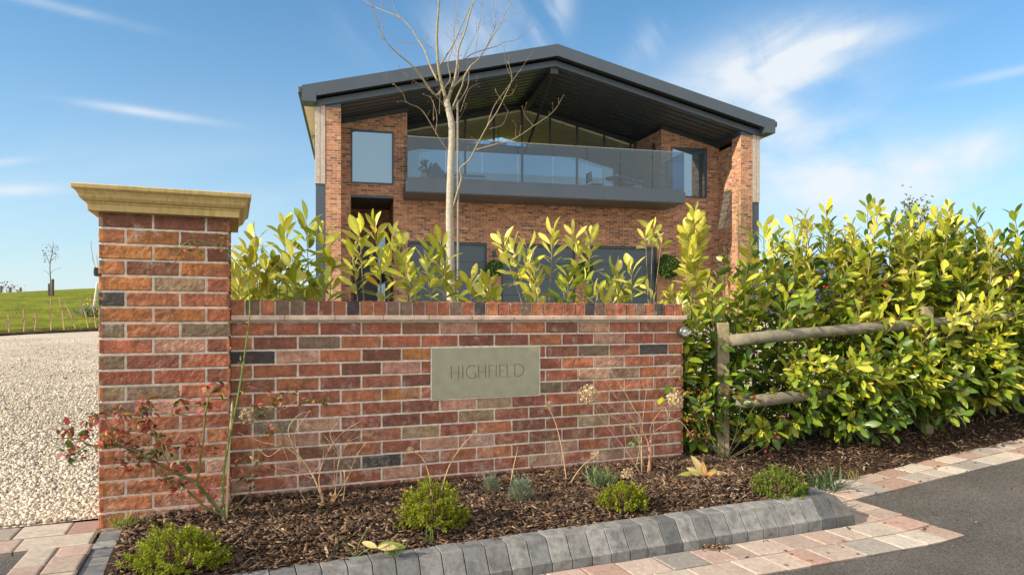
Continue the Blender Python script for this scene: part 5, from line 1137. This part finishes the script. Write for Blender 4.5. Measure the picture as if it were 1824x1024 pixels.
# hebes and lavenders
def mound(name, label, cat, px, pyb, w, h, n, col, leaf, tmpl, group, spike=False, v2=1.0):
    b = at_z(px, pyb, .02); u_, v_ = uv_of(b.x, b.y); gz = bedz(u_, v_); org = (b.x, b.y, gz); e = empty(name, org, 0, label, cat, group); St = M(); P = []; dr = []; C = []; S_ = []
    for _ in range(n):
        a = random.uniform(0, 6.28); ph = math.acos(random.uniform(.0, 1.0)); lump = 1+.38*noise.noise(Vector((math.cos(a)*3.2+px, math.sin(a)*3.2, ph*3.2)))
        d = Vector((math.cos(a)*math.sin(ph), math.sin(a)*math.sin(ph), math.cos(ph))); r = random.uniform(.72, 1.0)*lump
        tip = Vector((b.x+d.x*w*r, b.y+d.y*w*r*.9, gz+d.z*h*r+.01)); dd_ = (d+Vector((random.gauss(0, .25), random.gauss(0, .25), .55))).normalized()
        if random.random() < .35: St.tube([Vector((b.x, b.y, gz))+Vector((d.x*w*.25, d.y*w*.25, 0)), tip-dd_*leaf], [.0018, .001], 3, (.16, .10, .06))
        k = 11 if not spike else 9
        cs = np.array(col)*random.uniform(.65, 1.35)
        for i in range(k):
            g = i/k; aa = i*2.4+a; o = dd_.orthogonal().normalized(); rad = o*math.cos(aa)+dd_.cross(o)*math.sin(aa); ph2 = R(80-60*g) if not spike else R(35-20*g)
            P.append(tip-dd_*leaf*(1.5*(1-g))); dr.append(dd_*math.cos(ph2)+rad*math.sin(ph2)); C.append(cs*(random.uniform(.75, 1.1)+.25*g)); S_.append(leaf*random.uniform(.75, 1.15))
    St.build('stems', MT['bark'], e, origin=org)
    P = np.array([q[:] for q in P]); dr = np.array([q[:] for q in dr]); mesh_np('foliage', *inst(*tmpl, frames(dr, np.tile([[.1, .2, 1.]], (len(P), 1))+rng.normal(0, .2, (len(P), 3))), P, np.array(S_), np.array(C)), MT['sleaf'], e, origin=org)
HB = leaf_t(.5, .5, .12, (0, .4, .8, 1))
HC = (.235, .27, .018)
mound('hebe', 'largest spreading green hebe in the left corner of the bed by the kerb', 'hebe', 318, 1000, .195, .145, 430, HC, .015, HB, 'low green hebes in the bed')
mound('hebe', 'tall round bright green hebe in the middle of the bed', 'hebe', 768, 936, .165, .20, 400, HC, .016, HB, 'low green hebes in the bed')
mound('hebe', 'small low green hebe in front of the right hydrangea', 'hebe', 1108, 900, .145, .12, 300, HC, .014, HB, 'low green hebes in the bed')
mound('hebe', 'open green hebe at the right corner of the kerb', 'hebe', 1388, 874, .165, .15, 260, (.16, .22, .03), .016, HB, 'low green hebes in the bed')
mound('lavender', 'smaller grey lavender nearer the wall', 'lavender', 873, 884, .055, .10, 110, (.20, .25, .17), .022, NEEDLE, 'grey lavenders in the bed', True)
mound('lavender', 'larger grey lavender to the right of the smaller one', 'lavender', 927, 898, .075, .135, 170, (.21, .26, .18), .024, NEEDLE, 'grey lavenders in the bed', True)
def tuft(label, px, pyb, n, h, spread, col, group='grass tufts in the beds', z=.02, width=1):
    b = at_z(px, pyb, z); u_, v_ = uv_of(b.x, b.y); g = bedz(u_, v_) if v_ > -.8 and u_ > .1 else 0; P = np.array([(b.x, b.y, g)])+np.stack([rng.normal(0, spread*.3, n), rng.normal(0, spread*.3, n), np.zeros(n)], 1)
    d = np.stack([rng.normal(0, .35, n), rng.normal(0, .35, n), np.ones(n)], 1); sc = h*rng.uniform(.5, 1.1, n)
    o = mesh_np('grass_tuft', *inst(*BLADE, frames(d, rng.normal(0, 1, (n, 3))+np.array([0, 0, .1])), P, np.stack([sc*width, sc, sc], 1), np.array([col])*rng.uniform(.6, 1.4, (n, 1))), MT['sleaf'], origin=(b.x, b.y, g)); tagp(o, label, 'grass tuft', group)
tuft('blue green grass tuft behind the small low hebe', 1072, 872, 120, .13, .11, (.12, .18, .07))
tuft('bright grass tuft at the foot of the pillar beside the kerb', 222, 948, 90, .075, .07, (.20, .25, .04))
tuft('thin pale grass clump beside the pillar base tuft', 262, 935, 60, .03, .10, (.24, .27, .10))
tuft('short grass tuft by the wilted variegated leaf', 700, 980, 90, .06, .05, (.16, .24, .04))
tuft('dark green daffodil leaves under the laurel hedge', 1470, 835, 50, .16, .12, (.07, .12, .05), width=1.8)
tuft('sparse grass at the foot of the first fence post', 1262, 815, 60, .13, .12, (.12, .17, .06))
tuft('pale dry grass clump under the hedge beside the paving', 1520, 850, 40, .09, .07, (.28, .24, .10), z=-.08)
tuft('single tall grass blades left of the wilted leaf', 632, 985, 5, .15, .02, (.12, .2, .04), width=.9)
tuft('thin grass blades in front of the round hebe', 770, 955, 8, .10, .03, (.12, .2, .04), width=1.2)
def wilted(label, px, pyb, leaves, v=None):
    b = at_z(px, pyb, .035); org = b[:]; e = empty('wilted_plant', org, 0, label, 'wilted plant', 'wilting bulb leaves in the bed'); T_ = leaf_t(.34, .35, .12, (0, .12, .3, .5, .72, .9, 1))
    P = []; dr = []; up = []; sc = []; C = []
    for (az, el, l, c) in leaves: P.append((b.x, b.y, b.z+.005)); dr.append((math.cos(R(az))*math.cos(R(el)), math.sin(R(az))*math.cos(R(el)), math.sin(R(el)))); up.append((random.uniform(-.3, .3), -.8, .7)); sc.append(l); C.append(c)
    for d_, u_, s_, c_ in zip(dr, up, sc, C): mesh_np('leaf', *inst(*T_, frames(np.array([d_]), np.array([u_])), np.array([org]), np.array([s_]), np.array([c_])), MT['sleaf'], e, origin=org, smooth=True)
YL = (.46, .38, .16); YG = (.27, .29, .07); BR = (.40, .20, .07)
wilted('fleshy yellow wilting leaves at the right end of the wall', 1255, 850, [(150, 60, .15, YL), (185, 10, .16, YG), (10, 8, .17, YL), (-50, 35, .09, BR), (20, 30, .10, YG), (170, 30, .12, YL), (100, 75, .1, BR), (-20, 5, .12, BR)])
wilted('pale green and cream wilted leaves by the front kerb', 672, 975, [(160, 14, .08, YL), (20, 6, .09, YL), (5, 3, .12, YG), (40, 12, .08, YG), (-10, 6, .09, YL)])
wilted('green and yellow fallen leaf below the left hydrangea', 590, 900, [(-105, -5, .11, (.20, .28, .05)), (-130, 0, .10, YG), (80, 50, .08, BR), (-118, 12, .09, YL)])

# ------------------------------------------------------------ right: olive on the return wall, cars, tree tops
def leafcloud(name, label, cat, base, trunkh, c, rad, n, ll, col, tmpl=SMALL, group=None, r0=.02, mt='sleaf'):
    e = empty(name, base, 0, label, cat, group); T = M(); b = Vector(base); top_ = b+Vector((0, 0, trunkh)); T.tube([b, top_], [r0, r0*.7], 7, (.25, .19, .13)); T.build('trunk', MT['bark'], e, origin=base)
    Lm = M(); P = []; dr = []; C = []; nb = 18
    for k in range(nb):
        a = random.uniform(0, 6.28); el = random.uniform(.1, 1.5); d = Vector((math.cos(a)*math.cos(el)*rad[0], math.sin(a)*math.cos(el)*rad[1], math.sin(el)*rad[2])); p = cr([top_-Vector((0, 0, trunkh*.2)), b+Vector(c)+d*.35, b+Vector(c)+d], 4); Lm.tube(p, [r0*.5*(1-.8*i/(len(p)-1)) for i in range(len(p))], 4, (.22, .17, .12))
        for _ in range(n//nb):
            q = p[random.randrange(3, len(p))]+Vector((random.gauss(0, rad[0]*.16), random.gauss(0, rad[1]*.16), random.gauss(0, rad[2]*.14))); P.append(q[:]); dr.append((random.gauss(0, 1), random.gauss(0, 1), random.gauss(.2, .8))); C.append(np.array(col)*random.uniform(.55, 1.5))
    Lm.build('branches', MT['bark'], e, origin=base); n = len(P)
    mesh_np('crown', *inst(*tmpl, frames(np.array(dr), rng.normal(0, 1, (n, 3))+np.array([0, 0, .5])), np.array(P), ll*rng.uniform(.6, 1.3, n), np.array(C)), MT[mt], e, origin=base)
    return e
p = hw(s_at(1290, .9), .9, 0); leafcloud('olive_tree', 'small sparse olive tree before the right pier of the house', 'tree', (p.x, p.y, H-.1), 1.0, (0, 0, 1.5), (.55, .4, 1.1), 900, .045, (.20, .20, .13))
p = hw(s_at(1312, .0), -.12, 0); leafcloud('wall_climber', 'thin speckled climber growing up the right pier', 'climber', (p.x, p.y, H-.1), 2.2, (0, 0, 2.8), (.35, .1, 1.7), 700, .04, (.26, .26, .12), r0=.012)
def car(loc, rz, paint, label):
    e = empty('parked_car', loc, rz, label, 'car', 'cars parked behind the hedge'); W2 = .86
    # side profile (y along car, z) rear at y=0 to front y=4.3
    low = [(.02, .32), (0, .75), (.06, .98), (.5, 1.0), (3.1, .98), (4.1, .82), (4.3, .6), (4.28, .3)]
    b = M().ext([(-W2, y, z) for y, z in low], (2*W2, 0, 0)); b.build('body', paint, e, bevel=.07, seg=4)
    cab = [(.10, .99), (.42, 1.42), (.9, 1.5), (1.9, 1.49), (2.5, 1.38), (3.15, .99)]
    n = len(cab); vs = [(-W2*(.97 if z < 1.1 else .8), y, z) for y, z in cab]+[(W2*(.97 if z < 1.1 else .8), y, z) for y, z in cab]
    fs = [tuple(range(n)), tuple(range(2*n-1, n-1, -1))]+[(i+n, (i+1) % n+n, (i+1) % n, i) for i in range(n)]
    M().add(vs, fs).build('cabin', paint, e, bevel=.04, seg=3)
    rg = M().add([(-.60, .145, 1.04), (.60, .145, 1.04), (.54, .40, 1.37), (-.54, .40, 1.37), (-.60, .125, 1.045), (.60, .125, 1.045), (.54, .38, 1.375), (-.54, .38, 1.375)], bf); rg.build('rear_window', MT['win'], e)
    for s_ in (-1, 1):
        x = s_*(W2*.955); x2 = s_*(W2*.83)
        M().add([(x, .55, 1.03), (x, 2.85, 1.03), (x2, 2.35, 1.36), (x2, .75, 1.40), (x+s_*.012, .55, 1.03), (x+s_*.012, 2.85, 1.03), (x2+s_*.012, 2.35, 1.36), (x2+s_*.012, .75, 1.40)], bf).build('side_window', MT['win'], e)
        M().box(s_*.66-.19, s_*.66+.19, -.02, .06, .80, .95).build('tail_light', MT['red'], e, bevel=.02)
        for y in (.75, 3.5):
            wl = M().lathe([(.0, -.1), (.30, -.1), (.325, -.07), (.325, .07), (.30, .1), (0, .1)], (s_*(W2-.09), y, .325), (1, 0, 0), 28).build('wheel', MT['rubber'], e); M().lathe([(0, -.0), (.2, 0), (.21, .012), (0, .02)], (s_*(W2-.09)+s_*.1, y, .325), (s_, 0, 0), 20).build('rim', MT['rim'], wl)
    M().box(-.8, .8, -.05, .05, .32, .52).build('bumper', MT['black'], e, bevel=.03); M().box(-.26, .26, -.035, -.001, .62, .73).build('number_plate', MT['white'], e)
p = at_Y(1528, 579, 13.6); car((p.x, p.y, hland(p.x, p.y)+.03), R(-6), MT['car'], 'dark blue parked car with red tail lights seen through the hedge')
p = at_Y(1742, 579, 15.0); car((p.x, p.y, hland(p.x, p.y)+.03), R(-14), MT['silver'], 'silver blue car parked behind the right part of the hedge')
p = at_Y(1628, 500, 9.0); leafcloud('evergreen_tree', 'dark tree whose top shows above the laurel hedge', 'tree', (p.x, p.y, hland(p.x, p.y)), 1.2, (0, 0, 1.3), (.30, .30, .74), 1300, .045, (.10, .12, .035), r0=.03)
for x, y, lab, col in ((1405, 478, 'russet twiggy bush behind the hedge beside the house', (.30, .18, .10)), (1445, 500, 'brown leaved bush left of the blue car', (.24, .17, .08))):
    p = at_Y(x, y, 17); leafcloud('garden_shrub', lab, 'shrub', (p.x, p.y, hland(p.x, p.y)-.05), .4, (0, 0, .6), (.8, .6, .9), 1000, .07, col, r0=.02)

# ------------------------------------------------------------ left background
def sapling(px, py_top, py_b, Y, lean, label, leafy=False):
    Y = min(20.9, 45.0/(1-2*(px-912)/F))
    b = at_Y(px, py_b, Y); b.z = hland(b.x, b.y)+.02; t = at_Y(px+lean, py_top, Y); e = empty('sapling', b[:], 0, label, 'sapling', 'staked saplings along the lawn edge'); T = M()
    T.tube([b, (b+t)/2+Vector((.03, 0, 0)), t], [.022, .017, .010], 6, (.40, .30, .16)); n = 60 if leafy else 22; f = rng.uniform(.25, 1, n); P = np.array(b[:])+(np.array(t[:])-np.array(b[:]))*f[:, None]+rng.normal(0, .07, (n, 3)); 
    for q in P[:14]: c = b.lerp(t, random.uniform(.2, .85)); T.tube([c, Vector(q)], [.006, .003], 3, (.3, .2, .1))
    T.build('stem', MT['bark'], e, origin=b[:]); mesh_np('leaves', *inst(*SMALL, rotm(n), P, rng.uniform(.03, .06, n), np.array([(.22, .16, .05)])*rng.uniform(.6, 1.4, (n, 1))), MT['sleaf'], e, origin=b[:])
for a in ((16, 560, 588, 19.6, -2, 'sapling at the far left edge of the lawn'), (43, 551, 588, 19.6, -2, 'second sapling from the left edge'), (62, 557, 584, 19.6, 0, 'shortest bare sapling at the lawn edge'), (91, 532, 583, 19.8, -1, 'tall upright sapling directly below the bare field tree'), (115, 529, 583, 19.9, -10, 'bare sapling leaning left, right of the tall upright one'),
          (136, 540, 582, 20, -20, 'leafy sapling leaning strongly left'), (158, 535, 580, 20, -14, 'sapling leaning left near the pillar'), (172, 528, 579, 20.1, -12, 'sapling closest to the brick pillar')): sapling(*a, leafy=a[0] in (136, 172))
def field_tree():
    Y = 34.; b = at_Y(90, 522, Y); b.z = gpos(b.x, b.y)[2]; e = empty('bare_tree', b[:], 0, 'thin bare young tree standing on the lawn hill', 'tree'); T = M(); t = [b, at_Y(90, 500, Y), at_Y(89, 470, Y), at_Y(93, 450, Y), at_Y(95, 432, Y)]
    T.tube(cr(t, 4), [.032-.022*i/16 for i in range(17)], 6, (.14, .12, .10)).build('trunk', MT['bark'], e, origin=b[:]); br = M()
    for l in ([(89, 472), (84, 458), (80, 448)], [(89, 472), (85, 462), (74, 460)], [(92, 455), (99, 447), (105, 445)], [(90, 465), (97, 458), (103, 452)], [(93, 448), (90, 440), (86, 434)], [(86, 462), (82, 455), (77, 452)], [(94, 442), (99, 438)], [(90, 487), (98, 480), (110, 477)], [(90, 492), (83, 484), (78, 482)]): p = [at_Y(x, y, Y) for x, y in l]; br.tube(cr(p, 3), .009, 4, (.14, .12, .1))
    br.build('branches', MT['bark'], e, origin=b[:]); n = 70; P = np.array([at_Y(random.uniform(76, 108), random.uniform(436, 468), Y)[:] for _ in range(n)]); mesh_np('leaves', *inst(*SMALL, rotm(n), P, rng.uniform(.06, .1, n), np.array([(.12, .09, .06)])*np.ones((n, 1))), MT['sleaf'], e, origin=b[:])
    for px, py, r, lab in ((94, 498, .06, 'thick dark post beside the bare tree on the hill'), (87, 506, .04, 'thin stake left of the bare tree on the hill')):
        q = at_Y(px, py, Y); g = gpos(q.x, q.y)[2]; m_ = M().tube([(q.x, q.y, g-.1), q, q+Vector((0, 0, .03))], [r, r, r*.8], 10, (.08, .07, .05)); tagp(m_.build('tree_post', MT['bark'], origin=(q.x, q.y, g)), lab, 'post')
field_tree()
b = at_Y(165, 526, 24); g = gpos(b.x, b.y)[2]; m_ = M().tube([(b.x, b.y, g-.1), at_Y(174, 504, 24)], [.05, .045], 8, (.55, .52, .45)); tagp(m_.build('leaning_stake', MT['bark'], origin=(b.x, b.y, g)), 'pale stake leaning right behind the pillar on the lawn', 'stake')
m_ = M()
for l in ([(176, 492), (168, 470), (163, 445), (162, 430)], [(170, 475), (165, 462), (164, 452)], [(175, 480), (172, 455)]): m_.tube(cr([at_Y(x, y, 24) for x, y in l], 3), .012, 4, (.3, .3, .28))
m_.tube([(b.x+.35, b.y, g-.05), at_Y(176, 492, 24)], .02, 5, (.3, .28, .24)); tagp(m_.build('bare_sapling', MT['bark'], origin=(b.x+.35, b.y, g)), 'thin bare sapling half hidden behind the pillar', 'sapling')
b = at_Y(157, 526, 23.5); g = gpos(b.x, b.y)[2]; n = 170; P = np.array([(b.x, b.y, g)])+np.stack([rng.normal(0, .13, n), rng.normal(0, .13, n), np.zeros(n)], 1)
e = empty('daffodil_clump', (b.x, b.y, g), 0, 'clump of grey green daffodil leaves on the lawn beside the pillar', 'daffodils'); mesh_np('foliage', *inst(*BLADE, frames(np.stack([rng.normal(0, .3, n), rng.normal(0, .3, n), np.ones(n)], 1), rng.normal(0, 1, (n, 3))), P, np.stack([rng.uniform(.5, .8, n)]*1+[rng.uniform(.25, .45, n)]+[rng.uniform(.25, .4, n)], 1), np.array([(.16, .22, .13)])*rng.uniform(.6, 1.4, (n, 1))), MT['sleaf'], e, origin=(b.x, b.y, g))
for _ in range(7): mesh_np('flower', *inst(ICOV, ICOF, rotm(1), np.array([(b.x, b.y, g+.4)])+rng.normal(0, .12, (1, 3)), np.full(1, .03), np.array([[.7, .55, .12]])), MT['spike'], e, origin=(b.x, b.y, g))
for i, (px, top_, lab) in enumerate(((1.8, 509, 'leftmost field fence post on the horizon'), (18, 513, 'middle field fence post on the horizon'), (36.5, 512, 'rightmost field fence post on the horizon'))):
    Y = 52.; q = at_Y(px, top_, Y); g = hland(q.x, q.y)-.2; m_ = M().tube([(q.x, q.y, g-1), q], .08, 8, (.16, .13, .10)); tagp(m_.build('fence_post', MT['bark'], origin=(q.x, q.y, g)), lab, 'post', 'field fence posts')
n = 5000; xx = rng.uniform(-75, -44, n); yy = 62+rng.normal(0, .8, n); gz = np.array([hland(a, b) for a, b in zip(xx, yy)]); h = .5+.35*np.sin(xx*.9)+.3*np.sin(xx*2.3); zz = gz+.9+rng.uniform(-.8, 1, n)*np.clip(h+.8, .3, 2)
tagp(mesh_np('field_hedge', *inst(*SMALL, rotm(n), np.stack([xx, yy, zz], 1), rng.uniform(.12, .24, n), np.array([(.17, .12, .08)])*rng.uniform(.5, 1.4, (n, 1))), MT['sleaf']), 'brown bare field hedge on the horizon at far left', 'hedge', kind='stuff')
